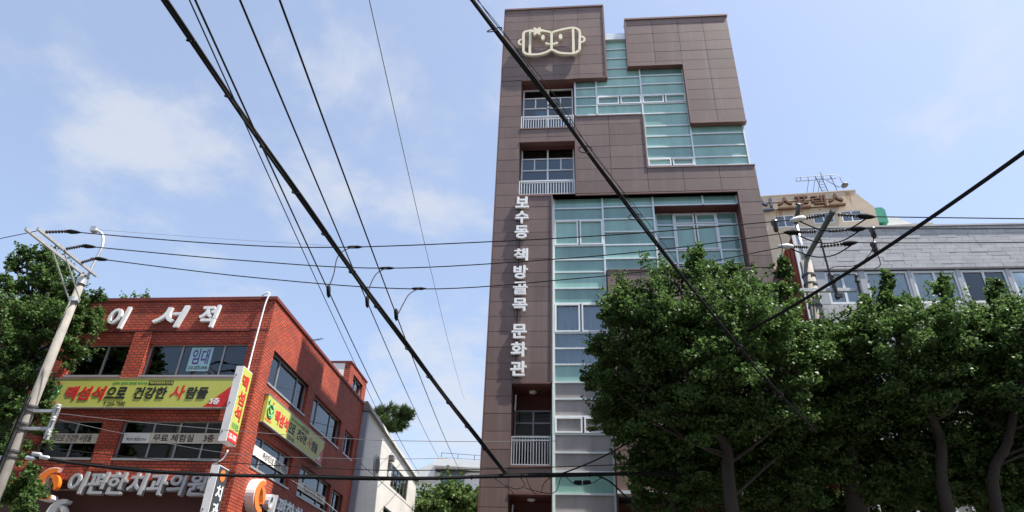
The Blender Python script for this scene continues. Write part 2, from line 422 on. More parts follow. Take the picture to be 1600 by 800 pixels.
def bold_letters(mb, body, u0, u1, v0, v1, d0, d1, frame, bold, shear, e):
    for k, (a, b) in enumerate(((0, 0), (-e, 0), (e, 0), (0, e*.8), (0, -e*.8), (-e*.7, e*.6), (e*.7, -e*.6))):
        letters(mb, body, u0+a, u1+a, v0+b, v1+b, d0, d1-.0012*k, frame, bold, shear)
    return mb
def letters_h(mb, body, u0, v0, h, d0, d1, frame, bold=.0, shear=.0, squeeze=1.0):
    w = STR[(body, bold, shear)][2]*h*squeeze
    letters(mb, body, u0, u0+w, v0, v0+h, d0, d1, frame, bold, shear); return u0+w

# ================================================================== THE SETTING
struct(MB().box(-600, 600, -500, 900, -.5, -.16).build('ground', M['ground_soil']))
struct(MB().box(-150, 150, 2.2, 14.6, -.158, -.14).build('road', M['asphalt']))
struct(MB().box(-10.4, -3.6, 14.6, 75, -.157, -.139).build('alley', M['asphalt']))
for nm, a in (('pavement', (-150, -10.6, 14.8, 21.0)), ('pavement', (-3.4, 150, 14.8, 22.0)), ('pavement', (-150, 150, -6, 2.0))):
    struct(MB().box(a[0], a[1], a[2], a[3], -.157, 0).build(nm, M['paving']))
for a in ((-150, -10.6, 14.62, 14.8), (-3.4, 150, 14.62, 14.8), (-150, 150, 2.0, 2.18)):
    struct(MB().box(a[0], a[1], a[2], a[3], -.157, .003).build('kerb', M['kerb_stone']))
mk = MB()
for i in range(-18, 18): mk.box(i*8, i*8+3, 5.25, 5.37, -.141, -.135); mk.box(i*8, i*8+3, 11.45, 11.57, -.141, -.135)
struct(mk.build('lane_marking', M['paint_white']))
struct(MB().box(-150, 150, 8.28, 8.4, -.141, -.135).box(-150, 150, 8.5, 8.62, -.141, -.135).build('centre_line', M['paint_yellow']))

# the other side of the street, behind the viewpoint: the glazing mirrors it
mat('opposite_render', (.36, .33, .30), .85, 0, .08, .5, dirt=.2)
for (x0, x1, y1, h, lab) in ((-52, -17, -6.4, 17.5, 'grey rendered block across the street, left of the viewpoint'), (-16, 17, -7.0, 20.5, 'tall rendered block across the street behind the viewpoint'), (18, 55, -6.2, 18.5, 'rendered block across the street, right of the viewpoint')):
    ob = thing('street_block', lab, 'building', ((x0+x1)/2, y1, 0), 0.0, 'blocks across the street')
    hs_ = [(x0+1.2+i*3.2, x0+3.2+i*3.2, 4.6+j*3.2, 6.3+j*3.2) for i in range(int((x1-x0-2)/3.2)) for j in range(int((h-5)/3.2))]
    bf = lambda u, v, d, y=y1: (u, y+d, v)
    holes_wall(MB(), x0, x1, 0, h, hs_, -.3, 0, bf).box(x0, x1, y1-10, y1-.6, 0, h-.4).build('wall', M['opposite_render'], ob)
    for q in hs_: unit('pane', M['box_dark'], ob, q[0], q[1], y1-.22, y1-.2, q[2], q[3])
    MB().box(x0-.1, x1+.1, y1-10.1, y1+.15, h+.002, h+.25).build('roof_edge', M['roof_grey'], ob)

# ================================================================== BROWN TOWER
TY = 22.0
tower = thing('tower_building', 'tall brown panelled tower with stepped bands of teal glass', 'building', (2.1, TY, 0))
XL, XR = -3.0, 7.25
ZT1, ZT2 = 28.55, 27.5
# openings in the front structure (u0,u1,z0,z1): balconies, glazing
OPEN = [(-2.1, .2, 21.05, 23.85), (-2.1, .2, 17.6, 20.3), (-2.1, -.76, 6.98, 9.73), (-2.1, -.76, 3.4, 6.12),
        (.2, 1.55, 21.65, 23.9), (1.55, 2.72, 23.9, 26.25), (1.55, 3.08, 21.65, 24.48), (2.72, 5.0, 18.8, 24.48), (1.5, 3.08, 21.65, 23.95),
        (5.0, 7.24, 18.8, 21.07), (-.76, 1.24, .2, 17.5), (1.3, 7.18, .2, 6.22), (1.24, 6.43, 14.12, 17.5), (1.62, 2.66, 26.2, 29)]
OPEN[7] = (3.08, 5.0, 18.8, 24.48)
OPEN.append((2.6, 3.2, 21.66, 24.47))
core = MB()
holes_wall(core, XL+.03, XR-.03, 0.0, ZT2-.06, OPEN, -.42, -.035, front(TY))
core.box(XL+.03, 1.58, TY+.035, TY+.42, ZT2-.06, ZT1-.05)
core.build('front_structure', M['panel_joint'], tower)
wl_ = MB()
wl_.box(XL, XL+.3, TY+.45, TY+11.9, 0, 27.6); wl_.box(XR-.3, XR, TY+.45, TY+11.9, 0, 27.4)
wl_.box(XL+.3, XR-.3, TY+11.6, TY+11.9, 0, 27.4)
wl_.box(XL, XL+.3, TY+.45, TY+2.65, 27.6, ZT1); wl_.box(XL, XL+.3, TY+4.8, TY+11.9, 27.6, 28.9)
wl_.build('side_wall', M['panel_brown'], tower)
MB().box(XL+.3, XR-.3, TY+.43, TY+11.6, 26.6, 26.75).build('roof', M['roof_grey'], tower)
wi = MB().box(XL+.3, XR-.3, TY+4.2, TY+4.3, 0, 26.6)
for z in (3.4, 6.6, 10.0, 13.8, 17.3, 20.75, 24.2): wi.box(XL+.3, XR-.3, TY+.5, TY+4.2, z-.12, z+.12)
wi.box(.22, .32, TY+.5, TY+4.2, 17.5, 24.1)
wi.build('interior', M['interior_light'], tower)

# brown cladding panels, each one a piece of its own
RECTS = [(-3, -2.1, 3.0, 23.85, 0), (-3, 1.6, 23.88, 28.5, 0), (-2.1, .2, 20.34, 21.02, 0), (-2.1, -.79, 9.78, 17.5, 0),
         (-2.1, -.79, 6.16, 6.94, 0), (.2, 3.05, 17.6, 21.62, 0), (3.05, 7.25, 17.6, 18.77, 0), (6.47, 7.25, 14.12, 17.6, 0),
         (1.27, 7.25, 6.28, 14.08, 0), (2.68, 5.0, 24.52, 27.45, 0), (5.0, 7.25, 21.1, 27.45, 0)]
Z0, DZ = 17.6, .594
npan = 0
for (x0, x1, z0, z1, _) in RECTS:
    n = max(1, round((x1-x0)/1.22)); k0 = math.floor((z0-Z0)/DZ)
    zs = [z0]+[Z0+k*DZ for k in range(k0, k0+60) if z0+.16 < Z0+k*DZ < z1-.16]+[z1]
    for i in range(n):
        for a, b in zip(zs, zs[1:]):
            xa, xb = x0+(x1-x0)*i/n, x0+(x1-x0)*(i+1)/n
            dy = random.uniform(-.0025, .0025)
            unit('panel', M['panel_brown'], tower, xa+.007, xb-.007, TY+dy, TY+.034, a+.008, b-.008); npan += 1
MB().box(-3, -.8, TY, TY+.034, .3, 2.96).build('plinth_panel', M['panel_trim'], tower)
MB().box(1.27, XR, TY-.06, TY+.42, 6.16, 6.26).build('canopy_beam', M['aluminium'], tower)
MB().box(1.3, 7.2, TY+1.6, TY+1.7, 0, 6.2).build('shopfront_wall', M['maroon_panel'], tower)
# trims: parapet caps, reveals, soffits
tr = MB()
tr.box(XL-.03, 1.66, TY-.05, TY+.44, ZT1-.05, ZT1+.05); tr.box(2.6, XR+.04, TY-.05, TY+.44, ZT2-.05, ZT2+.05)
tr.box(XL-.04, XL-.002, TY-.02, TY+.40, 3, ZT1-.06)
tr.build('parapet_cap', M['panel_trim'], tower)
tv = MB()
for x0, x1, z0, z1 in ((1.6, 1.68, 23.9, 28.5), (2.6, 2.68, 24.5, 27.45), (4.99, 5.06, 21.08, 24.46), (-.79, -.73, 9.75, 17.52), (3.04, 3.1, 18.8, 21.6), (.19, .24, 17.6, 20.3)):
    tv.box(x0, x1, TY-.03, TY+.24, z0, z1)
for x0, x1, z0, z1 in ((.2, 1.68, 23.84, 23.9), (2.6, 5.0, 24.46, 24.52), (5.0, XR+.01, 21.04, 21.1), (.2, 3.05, 21.6, 21.65), (3.05, XR+.01, 18.76, 18.81),
                       (-.73, 6.47, 17.5, 17.56), (1.27, 6.47, 14.07, 14.12), (6.41, 6.47, 14.12, 17.5), (-2.12, .18, 23.82, 23.88), (-2.12, .18, 20.28, 20.34), (-2.12, .18, 21.0, 21.06), (-2.12, .18, 17.5, 17.6), (-2.1, -.79, 9.72, 9.78), (-2.12, -.76, 6.93, 6.99), (-2.1, -.76, 6.1, 6.16)):
    tv.box(x0, x1, TY-.028, TY+.238, z0, z1)
tv.build('edge_trim', M['panel_trim'], tower)
# reveals of the recesses
for x0, x1, z0, z1, dp in ((-2.1, .2, 21.05, 23.85, .68), (-2.1, .2, 17.6, 20.3, .68), (-2.1, -.76, 6.98, 9.73, 1.3), (-2.1, -.76, 3.4, 6.12, 1.3), (3.2, 6.43, 14.12, 17.06, .75)):
    sf = MB()
    sf.box(x0, x1, TY+.24, TY+dp, z1-.02, z1+.06); sf.box(x0, x1, TY+.05, TY+dp, z0-.04, z0+.02)
    sf.box(x0-.05, x0+.015, TY+.24, TY+dp, z0, z1); sf.box(x1-.015, x1+.05, TY+.24, TY+dp, z0, z1)
    sf.build('recess_lining', M['soffit_red'], tower)
MB().box(1.68, 2.6, TY+.1, TY+.5, 26.35, 26.62).build('notch_sill', M['aluminium'], tower)
MB().tube([(1.66, TY+.2, 26.8), (2.62, TY+.2, 26.8)], .02, 6).build('handrail', M['steel'], tower)

# curtain walls: frame, transoms, mullions and panes
GY = TY+.27
def curtain(name, cells, parent, gy=GY, bar=.034):
    """cells: (x0,x1,[z from top to bottom],{row:(split x's)},material names per row)"""
    x0, x1, zs = cells[0][:3]
    root = MB().box(x0-bar, x0+bar, gy-.075, gy+.05, zs[-1], zs[0]).build(name, M['aluminium'], parent)
    for x0, x1, zs, sp, mats in cells[1:]:
        unit('mullion', M['aluminium'], root, x0-bar, x0+bar, gy-.075, gy+.05, zs[-1], zs[0])
    for x0, x1, zs, sp, mats in cells:
        unit('mullion', M['aluminium'], root, x1-bar, x1+bar, gy-.073, gy+.048, zs[-1]-.012, zs[0]+.012)
        for z in zs: unit('transom', M['aluminium'], root, x0+bar, x1-bar, gy-.06, gy+.046, z-.03, z+.03)
        for i in range(len(zs)-1):
            m = mats[i] if isinstance(mats, (list, tuple)) else mats
            cut = [x0]+list(sp.get(i, ()))+[x1]
            for a, b in zip(cut, cut[1:]):
                if len(cut) > 2:      # an opening sash with a frame of its own
                    f = MB(); w = .055
                    xa, xb, za, zb = a+.03, b-.03, zs[i+1]+.03, zs[i]-.03
                    f.box(xa, xb, gy-.085, gy+.01, zb-w, zb); f.box(xa, xb, gy-.085, gy+.01, za, za+w)
                    f.box(xa, xa+w, gy-.085, gy+.01, za+w, zb-w); f.box(xb-w, xb, gy-.085, gy+.01, za+w, zb-w)
                    f.build('sash', M['white_frame'], root)
                unit('pane', M[m], root, a+.01, b-.01, gy-.012, gy, zs[i+1]+.008, zs[i]-.008)
    return root
T, D_, RG, VG = 'teal_pane', 'teal_deep_pane', 'reflected_grey_pane', 'clear_glass'
curtain('upper_glazing', [
    (1.62, 2.7, [26.42, 25.83, 25.24, 24.63], {}, T),
    (1.62, 3.12, [24.63, 24.04], {}, T),
    (.25, 1.18, [24.0, 23.48, 22.95, 22.43, 21.9], {}, [D_, T, D_, T]),
    (1.18, 3.12, [24.04, 23.52, 22.95, 22.43, 21.9], {2: (2.17,)}, [T, T, D_, T]),
    (3.12, 5.0, [24.63, 24.1, 23.58, 22.94, 22.43, 21.86, 21.16, 20.6, 20.02, 19.43, 19.0], {3-0: (4.08,), 9: (4.1,)}, [D_, T, T, D_, T, T, T, T, D_, T]),
    (5.0, 7.14, [21.12, 20.66, 20.02, 19.43, 19.0], {}, [T, D_, T, T]),
], tower)
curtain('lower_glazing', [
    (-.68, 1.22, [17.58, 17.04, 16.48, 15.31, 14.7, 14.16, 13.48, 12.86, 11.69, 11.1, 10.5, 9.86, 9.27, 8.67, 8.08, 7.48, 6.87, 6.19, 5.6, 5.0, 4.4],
     {2: (.28,), 7: (.28,), 13: (.28,)}, [T, D_, T, D_, D_, T, D_, VG, VG, VG, T, RG, RG, RG, RG, RG, T, RG, RG, T]),
    (1.22, 3.18, [17.58, 17.08, 16.5, 15.91, 15.32, 14.72, 14.2], {}, [T, D_, T, D_, T, D_]),
    (3.18, 5.1, [17.58, 17.1], {}, T), (5.1, 6.4, [17.58, 17.1], {}, T),
], tower)
unit('corner_strip', M['pale_sash'], tower, -.74, -.715, TY+.03, TY+.3, 4.4, 17.5)
curtain('recessed_glazing', [
    (3.3, 3.98, [16.98, 16.46, 15.89, 15.29, 14.73, 14.18], {}, [D_, T, D_, T, D_]),
    (3.98, 5.63, [16.98, 16.46, 15.29, 14.73, 14.18], {0: (4.8,), 1: (4.8,)}, [D_, T, D_, D_]),
    (5.63, 6.42, [16.98, 16.46, 15.89, 15.29, 14.73, 14.18], {}, [D_, T, D_, T, D_]),
], tower, gy=TY+.72)
# curtains behind the clear sashes
cu = MB(); xs = np.linspace(-.62, 1.18, 61)
for i in range(60):
    ya = TY+.42+.05*math.sin(i*1.25)+.02*math.sin(i*.6); yb = TY+.42+.05*math.sin((i+1)*1.25)+.02*math.sin((i+1)*.6)
    b = len(cu.v); cu.v += [(xs[i], ya, 10.55), (xs[i+1], yb, 10.55), (xs[i+1], yb, 12.8), (xs[i], ya, 12.8)]; cu.f.append((b, b+1, b+2, b+3))
cu.build('curtain', M['curtain'], tower, smooth=True)

def window(parent, u0, u1, z0, z1, frame, cols, rows=(), glass='smoke_glass', fm='grey_frame', w=.05, dep=.09, name='window'):
    """frame mesh with panes as its sub-parts; frame(u,v,d) d = outwards"""
    mb = MB()
    R = lambda a, b, c, d, e0, e1: mb.prism([(a, c), (b, c), (b, d), (a, d)], e0, e1, frame)
    R(u0, u1, z0, z0+w, 0, dep); R(u0, u1, z1-w, z1, 0, dep)
    R(u0, u0+w, z0+w, z1-w, 0, dep); R(u1-w, u1, z0+w, z1-w, 0, dep)
    for c in cols: R(c-w*.55, c+w*.55, z0+w, z1-w, .004, dep-.004)
    for r in rows: R(u0+w, u1-w, r-w*.45, r+w*.45, .008, dep-.008)
    o = mb.build(name, M[fm], parent)
    us = [u0]+list(cols)+[u1]; zs = [z0]+sorted(rows)+[z1]
    for a, b in zip(us, us[1:]):
        for c, d in zip(zs, zs[1:]):
            g = MB(); g.prism([(a+.02, c+.02), (b-.02, c+.02), (b-.02, d-.02), (a+.02, d-.02)], dep*.4, dep*.4+.01, frame)
            g.build('pane', M[glass], o)
    return o
def railing(parent, x0, x1, z0, z1, y, n, m='white_frame'):
    f = MB().box(x0, x1, y-.02, y+.02, z1-.04, z1).box(x0, x1, y-.018, y+.018, z0, z0+.035)
    if z1-z0 > .8: f.box(x0, x1, y-.016, y+.016, z1-.14, z1-.11)
    f.box(x0, x0+.035, y-.019, y+.019, z0+.035, z1-.04); f.box(x1-.035, x1, y-.019, y+.019, z0+.035, z1-.04)
    r = f.build('railing', M[m], parent)
    for i in range(n):
        x = x0+(x1-x0)*(i+1)/(n+1); unit('bar', M[m], r, x-.011, x+.011, y-.011, y+.011, z0+.035, z1-.04)
for zb in (21.05, 17.6):
    fr = front(TY+.62)
    window(tower, -2.06, .16, zb+.05, zb+2.74, fr, (-.95,), (zb+1.0, zb+1.1, zb+1.62, zb+2.22), 'blue_glass', 'white_frame', .06)
    for c in (-1.5, -.4):
        unit('sash_bar', M['white_frame'], tower, c-.025, c+.025, TY+.52, TY+.57, zb+1.63, zb+2.2)
    MB().box(-2.0, -1.5, TY+.66, TY+.68, zb+1.66, zb+2.2).box(-.9, -.4, TY+.66, TY+.68, zb+1.66, zb+2.2).build('insect_screen', M['interior'], tower)
    MB().box(-2.05, .15, TY+.95, TY+.97, zb+1.1, zb+1.6).build('blind', M['curtain'], tower)
    railing(tower, -2.08, .17, zb+.03, zb+.72, TY+.06, 20)
railing(tower, -2.07, -.79, 7.02, 7.95, TY+.08, 13, 'steel')
railing(tower, -2.07, -.79, 3.6, 4.5, TY+.08, 13, 'steel')
for zb in (6.98, 3.4):
    window(tower, -2.08, -.78, zb+.04, zb+2.2, front(TY+1.26), (-1.43,), (zb+1.3, zb+1.75), 'smoke_glass', 'grey_frame', .05)
    MB().box(-2.1, -.76, TY+1.27, TY+1.4, zb+2.2, zb+2.75).build('balcony_back_wall', M['soffit_red'], tower)
    lp = MB().lathe((-1.43, TY+.7, zb+2.72), (0, 0, -1), [(0, .13), (.03, .14), (.07, .11), (.09, .04)], 16)
    lp.build('ceiling_lamp', M['sign_white'], tower, True)
    MB().tube([(-2.0, TY+.3, zb+1.9), (-1.98, TY+.3, zb+2.45)], .03, 6).build('downpipe', M['steel'], tower)

# vertical lettering on the tower
vs = thing('vertical_lettering', 'white Korean letters running down the brown tower', 'sign', (-1.9, TY-.06, 9.97))
for ch, zt, zb_, w in (('보', 17.42, 16.92, .5), ('수', 16.74, 16.2, .5), ('동', 16.06, 15.5, .5), ('책', 15.02, 14.5, .5), ('방', 14.29, 13.75, .5), ('골', 13.59, 13.09, .5),
                       ('목', 12.92, 12.41, .51), ('문', 11.88, 11.36, .51), ('화', 11.2, 10.67, .53), ('관', 10.49, 9.97, .53)):
    x = -1.92+(17.4-zt)*.004
    bold_letters(MB(), ch, x-w/2, x+w/2, zb_, zt, .045, .12, front(TY), .012, 0, .016).build('letter', M['sign_white'], vs)
MB().box(-2.02, -1.98, TY-.03, TY-.004, 9.9, 17.45).build('mounting_rail', M['panel_joint'], vs)

# the open-book emblem
eb = thing('book_emblem', 'cream open-book emblem with eyes and smile at tower top', 'emblem', (-.78, TY-.2, 25.2))
EY = TY-.17
def strip(name, pts, w=.082, smooth_n=5, parent=eb):
    P = [(x, EY, z) for x, z in pts]; P = smooth_path(P, smooth_n) if smooth_n > 1 else P
    MB().tube(P, w, 4, True, (0, 1, 0), math.pi/4).build(name, M['cream_metal'], parent)
strip('outline', [(-2.05, 25.48), (-2.06, 26.1), (-2.06, 26.66), (-1.88, 26.8), (-1.45, 26.84), (-1.1, 26.76), (-.77, 26.62)])
strip('outline', [(-2.05, 25.48), (-1.86, 25.28), (-1.4, 25.24), (-1.05, 25.34), (-.77, 25.5), (-.45, 25.3), (-.1, 25.22), (.25, 25.22), (.49, 25.4)])
strip('outline', [(.49, 25.4), (.51, 26.0), (.51, 26.64), (.27, 26.87), (-.1, 26.84), (-.45, 26.75), (-.77, 26.62)])
strip('page_edge', [(-1.76, 26.8), (-1.76, 25.3)], .08, 1); strip('page_edge', [(.22, 26.84), (.22, 25.25)], .08, 1)
strip('spine', [(-.77, 26.6), (-.77, 25.52)], .08, 1)
strip('ear', [(-2.06, 26.27), (-2.2, 26.25), (-2.28, 26.1), (-2.2, 25.95), (-2.06, 25.92)], .065)
strip('ear', [(.51, 26.28), (.66, 26.26), (.73, 26.1), (.66, 25.95), (.51, 25.92)], .065)
for x in (-1.17, -.36):
    MB().prism([(x+.085*math.cos(a), 26.34+.165*math.sin(a)) for a in np.linspace(0, 2*math.pi, 18, endpoint=False)], .11, .22, front(TY)).build('eye', M['cream_metal'], eb)
strip('mouth', [(-1.03, 25.99), (-.97, 25.91), (-.77, 25.88), (-.58, 25.91), (-.51, 25.99)], .07)
MB().prism([(-1.44+(.22+.07*math.cos(6*a))*math.cos(a), 26.68+(.22+.07*math.cos(6*a))*math.sin(a)) for a in np.linspace(0, 2*math.pi, 42, endpoint=False)], .2, .30, front(TY)).build('flower', M['cream_metal'], eb)
sp = MB()
for x, z in ((-2.06, 26.1), (-.77, 26.0), (.5, 26.1), (-1.3, 25.25), (.1, 25.23)): sp.box(x-.015, x+.015, EY+.05, TY-.004, z-.015, z+.015)
sp.build('bracket', M['steel_dark'], eb)
fl = MB().box(1.9, 2.1, TY-.32, TY-.05, 6.2, 6.42).build('floodlight', M['box_dark'])
tag(fl, 'small black floodlight fixed low on brown tower wall', 'floodlight')

# ================================================================== RED BRICK BUILDING
RY, RX = 21.0, -10.59
red = thing('brick_building', 'red brick corner building covered with shop signs', 'building', (-15, RY, 0))
FH = [(-14.82, -11.22, 9.66, 10.84), (-17.55, -15.5, 9.66, 10.84), (-14.87, -11.22, 6.85, 8.1), (-17.6, -15.56, 6.85, 8.1), (-20.6, -18.2, 9.66, 10.84), (-20.6, -18.2, 6.85, 8.1)]
SH = [(21.75, 25.4, 9.7, 10.88), (26.15, 29.85, 9.62, 10.82), (30.5, 31.95, 9.62, 10.66), (21.85, 25.2, 6.88, 7.96), (26.1, 29.8, 6.85, 7.98), (30.1, 31.6, 6.85, 7.9), (21.9, 31.6, .4, 2.9)]
w = MB()
holes_wall(w, -21.5, RX-.35, 6.42, 12.5, FH, -.35, 0, front(RY))
holes_wall(w, RY, 32.6, 0, 12.5, SH, -.35, 0, sidef(RX))
w.box(-21.5, RX-.35, RY+.55, RY+.8, 0, 6.42)            # set-back lower front
w.box(-21.5, RX-.35, RY+.002, RY+.55, 6.16, 6.42)
w.box(-21.5, -21.2, RY+.35, 32.6, 0, 12.5); w.box(-21.2, RX-.35, 32.3, 32.6, 0, 12.5)
w.build('wall', M['red_brick'], red)
MB().box(-21.2, RX-.35, RY+.5, RY+.549, .1, 6.15).build('clinic_back_panel', M['maroon_panel'], red)
MB().box(-21.52, RX+.05, RY-.06, RY+.35, 12.5, 12.62).box(RX-.3, RX+.05, RY+.35, 32.6, 12.5, 12.62).build('coping', M['red_brick_dark'], red)
MB().box(-21.5, RX-.002, RY-.055, RY-.002, 11.28, 11.36).build('string_course', M['red_brick_dark'], red)
for x0, x1 in ((-11.2, -10.6), (-15.48, -14.84), (-18.18, -17.6)):
    MB().box(x0, x1, RY-.05, RY-.002, 6.44, 11.27).build('pilaster', M['red_brick'], red)
ri = MB().box(-21.2, RX-.35, RY+3.5, RY+3.6, 0, 12.2)
for z in (3.3, 6.5, 9.3, 12.1): ri.box(-21.2, RX-.35, RY+.36, 32.3, z-.1, z+.1)
ri.box(RX-4, RX-3.9, RY+3.6, 32.3, 0, 12)
ri.build('interior', M['interior'], red)
MB().box(-21.2, RX-.35, RY+.36, 32.3, 12.25, 12.32).build('roof', M['roof_grey'], red)
fr = front(RY+.22)
window(red, *FH[0], fr, (-13.62, -12.1)); window(red, *FH[1], fr, (-16.4,)); window(red, *FH[2], fr, (-13.8, -12.9, -12.0)); window(red, *FH[3], fr, (-16.5,))
window(red, *FH[4], fr, (-19.4,)); window(red, *FH[5], fr, (-19.4,))
fs = sidef(RX-.22)
window(red, *SH[0], fs, (22.7, 24.5)); window(red, *SH[1], fs, (27.0, 28.7)); window(red, *SH[2], fs, (31.2,)); window(red, *SH[3], fs, (22.7, 24.3)); window(red, *SH[4], fs, (27.0, 28.7))
window(red, *SH[5], fs, (30.8,)); window(red, *SH[6], fs, (24.3, 26.7, 29.2))
for u0, u1, z0, z1 in FH: unit('sill', M['grey_frame'], red, u0-.03, u1+.03, RY-.03, RY+.2, z0-.07, z0-.003)
for u0, u1, z0, z1 in SH[:6]: unit('sill', M['grey_frame'], red, RX-.2, RX+.03, u0-.03, u1+.03, z0-.07, z0-.003)
for x0, x1, z0, z1 in ((-13.55, -12.2, 9.75, 10.8), (-13.7, -13.0, 6.95, 8.05), (-16.3, -15.6, 9.75, 10.8), (-17.4, -16.6, 6.95, 8.05)):
    unit('blind', M['curtain'], red, x0, x1, RY+.5, RY+.52, z0, z1)
# roof stair box with a pale front
sb = MB(); holes_wall(sb, 29.86, 32.6, 12.63, 13.68, [(30.45, 32.05, 12.66, 13.32)], -.3, 0, sidef(RX+.002))
sb.box(-13.0, RX-.3, 32.3, 32.6, 12.5, 13.68); sb.build('stair_box_wall', M['red_brick'], red)
MB().box(-13.0, RX-.301, 29.86, 30.1, 12.4, 13.66).build('stair_box_front', M['far_white'], red)
MB().box(-13.02, RX+.04, 29.82, 32.65, 13.68, 13.76).build('stair_box_roof', M['red_brick_dark'], red)
window(red, 30.45, 32.05, 12.66, 13.32, sidef(RX-.2), (31.2,), (), 'blue_glass')
MB().box(-12.6, RX-.5, 31.2, 31.3, 12.5, 13.6).build('stair_box_inside', M['interior'], red)
# things in the upper side window: papers stuck inside
for k, (u, z, s) in enumerate(((27.3, 10.0, .3), (27.9, 10.1, .4), (28.4, 9.95, .35))):
    MB().box(RX-.33, RX-.325, u, u+s, z, z+s*1.1).build('paper_notice', M['strip_white'], red)
for z in (10.2, 7.4):
    MB().box(RX-.5, RX-.49, 30.55, 31.15, z-.5, z+.4).build('side_blind', M['blind_cream'], red)

# white pipe down the brick corner
P = smooth_path([(-11.3, RY-.1, 12.0), (-11.1, RY-.1, 12.62), (-10.85, RY-.1, 12.72), (-10.9, RY-.12, 12.2), (-10.95, RY-.1, 10.5), (-10.95, RY-.1, 9.4)], 6)
tag(MB().tube(P[6:], .028, 8).build('conduit', M['sign_white'], None, True), 'thin white conduit pipe running down the brick corner', 'pipe')
P = smooth_path([(-10.98, RY-.1, 7.1), (-10.96, RY-.25, 6.85), (-11.1, RY-.3, 6.68), (-11.35, RY-.12, 6.66)], 6)
tag(MB().tube(P, .025, 8).build('sign_cable', M['sign_white'], None, True), 'curved white cable loop under the yellow vertical sign box', 'cable')

# rooftop letters
rl = thing('rooftop_lettering', 'white brush-style Korean letters on the brick parapet', 'sign', (-14, RY-.08, 11.55))
for ch, pl_, pr_, pt, pb in (('이', 160, 205, 480, 513), ('서', 231, 296, 478, 511), ('적', 303, 345, 477, 511)):
    a = at(pl_, pb, RY-.1); b = at(pr_, pt, RY-.1)
    bold_letters(MB(), ch, a[0]+.1, b[0], a[2], b[2], .01, .12, front(RY), .008, .18, .022).build('letter', M['sign_white'], rl)

# yellow banner on the front
def banner(name, label, frame, u0, u1, z0, z1, back):
    t = thing(name, label, 'sign', tuple(frame((u0+u1)/2, z0, .05)))
    L_, H_ = u1-u0, z1-z0
    MB().prism([(u0, z0), (u1, z0), (u1, z1), (u0, z1)], .01, .14, frame).build('panel', M['sign_yellow'], t)
    MB().prism([(u0-.03, z0-.03), (u1+.03, z0-.03), (u1+.03, z0-.002), (u0-.03, z0-.002)], .0, .15, frame).prism([(u0-.03, z1+.002), (u1+.03, z1+.002), (u1+.03, z1+.03), (u0-.03, z1+.03)], .0, .15, frame).build('edge_rail', M['grey_frame'], t)
    q = lambda a: u0+L_*a
    zb = z0+H_*.30; h = H_*.40
    bold_letters(MB(), '맥섬석', q(.135), q(.345), z0+.24*H_, z0+.72*H_, .14, .152, frame, .012, .12, .016).build('red_lettering', M['sign_red'], t)
    bold_letters(MB(), '으로', q(.35), q(.455), zb, zb+h, .14, .152, frame, .012, .12, .009).build('black_lettering', M['ink_black'], t)
    bold_letters(MB(), '건강한', q(.50), q(.67), zb-.01, zb+h, .14, .152, frame, .012, .12, .009).build('black_lettering', M['ink_black'], t)
    letters(MB(), '사', q(.69), q(.765), zb-.02, zb+h*1.15, .14, .147, frame, .030, .12).build('red_lettering', M['sign_red'], t)
    bold_letters(MB(), '람들', q(.775), q(.885), zb, zb+h, .14, .152, frame, .012, .12, .009).build('black_lettering', M['ink_black'], t)
    letters(MB(), 'T.255-7582', q(.355), q(.47), z0+.05*H_, z0+.19*H_, .14, .146, frame, .006).build('phone_number', M['ink_black'], t)
    letters(MB(), '인류의 건강과 환경을 지켜가는', q(.37), q(.555), z0+.80*H_, z0+.89*H_, .14, .146, frame, 0).build('small_lettering', M['ink_green'], t)
    MB().prism([(q(.56), z0+.77*H_), (q(.69), z0+.78*H_), (q(.69), z0+.93*H_), (q(.56), z0+.92*H_)], .14, .144, frame).build('tag_patch', M['ink_black'], t)
    letters(MB(), '맥섬석생명과학 신소재', q(.565), q(.685), z0+.80*H_, z0+.90*H_, .144, .149, frame, .01).build('small_lettering', M['sign_yellow'], t)
    MB().prism([(q(.875), z0+.01), (q(.999), z0+.01), (q(.999), z0+.75*H_)], .14, .144, frame).build('red_corner', M['sign_red'], t)
    letters(MB(), '3층', q(.905), q(.955), z0+.10*H_, z0+.33*H_, .144, .15, frame, .03).build('floor_number', M['sign_white'], t)
    # cup-shaped green emblem with two heads and a red saucer
    cx, cz, r_ = q(.055), z0+.47*H_, H_*.24
    ring = [(cx+r_*math.cos(a), cz+r_*.95*math.sin(a), .146) for a in np.linspace(.6, 2*math.pi-.1+.6, 26)]
    MB().tube([frame(*p) for p in ring], .035, 6).build('green_ring', M['ink_green'], t)
    arm = MB().tube([frame(cx-r_*1.1, cz+r_*1.3, .146), frame(cx-r_*.6, cz+r_*.5, .146), frame(cx+r_*.5, cz-r_*.6, .146)], .03, 6)
    arm.tube([frame(cx+r_*1.3, cz+r_*1.2, .146), frame(cx+r_*.8, cz+r_*.4, .146), frame(cx+r_*.1, cz-r_*.7, .146)], .03, 6); arm.build('green_stroke', M['ink_green'], t)
    for s in (-1, 1):
        MB().prism([(cx+s*r_*.7+.05*math.cos(a), cz+r_*1.45+.05*math.sin(a)) for a in np.linspace(0, 2*math.pi, 12, endpoint=False)], .14, .148, frame).build('emblem_dot', M['sign_red' if s > 0 else 'ink_green'], t)
    MB().prism([(cx+r_*1.35*math.cos(a), cz-r_*1.35+.05*math.sin(a)) for a in np.linspace(0, 2*math.pi, 16, endpoint=False)], .14, .147, frame).build('emblem_base', M['orange'], t)
    return t
banner('shop_banner', 'long yellow sign board along the front of the brick building', front(RY-.06), -18.0, -11.32, 8.47, 9.46, None)
banner('shop_banner', 'yellow sign board on the alley side of the brick building', sidef(RX+.01), 21.78, 27.75, 8.32, 9.26, None)

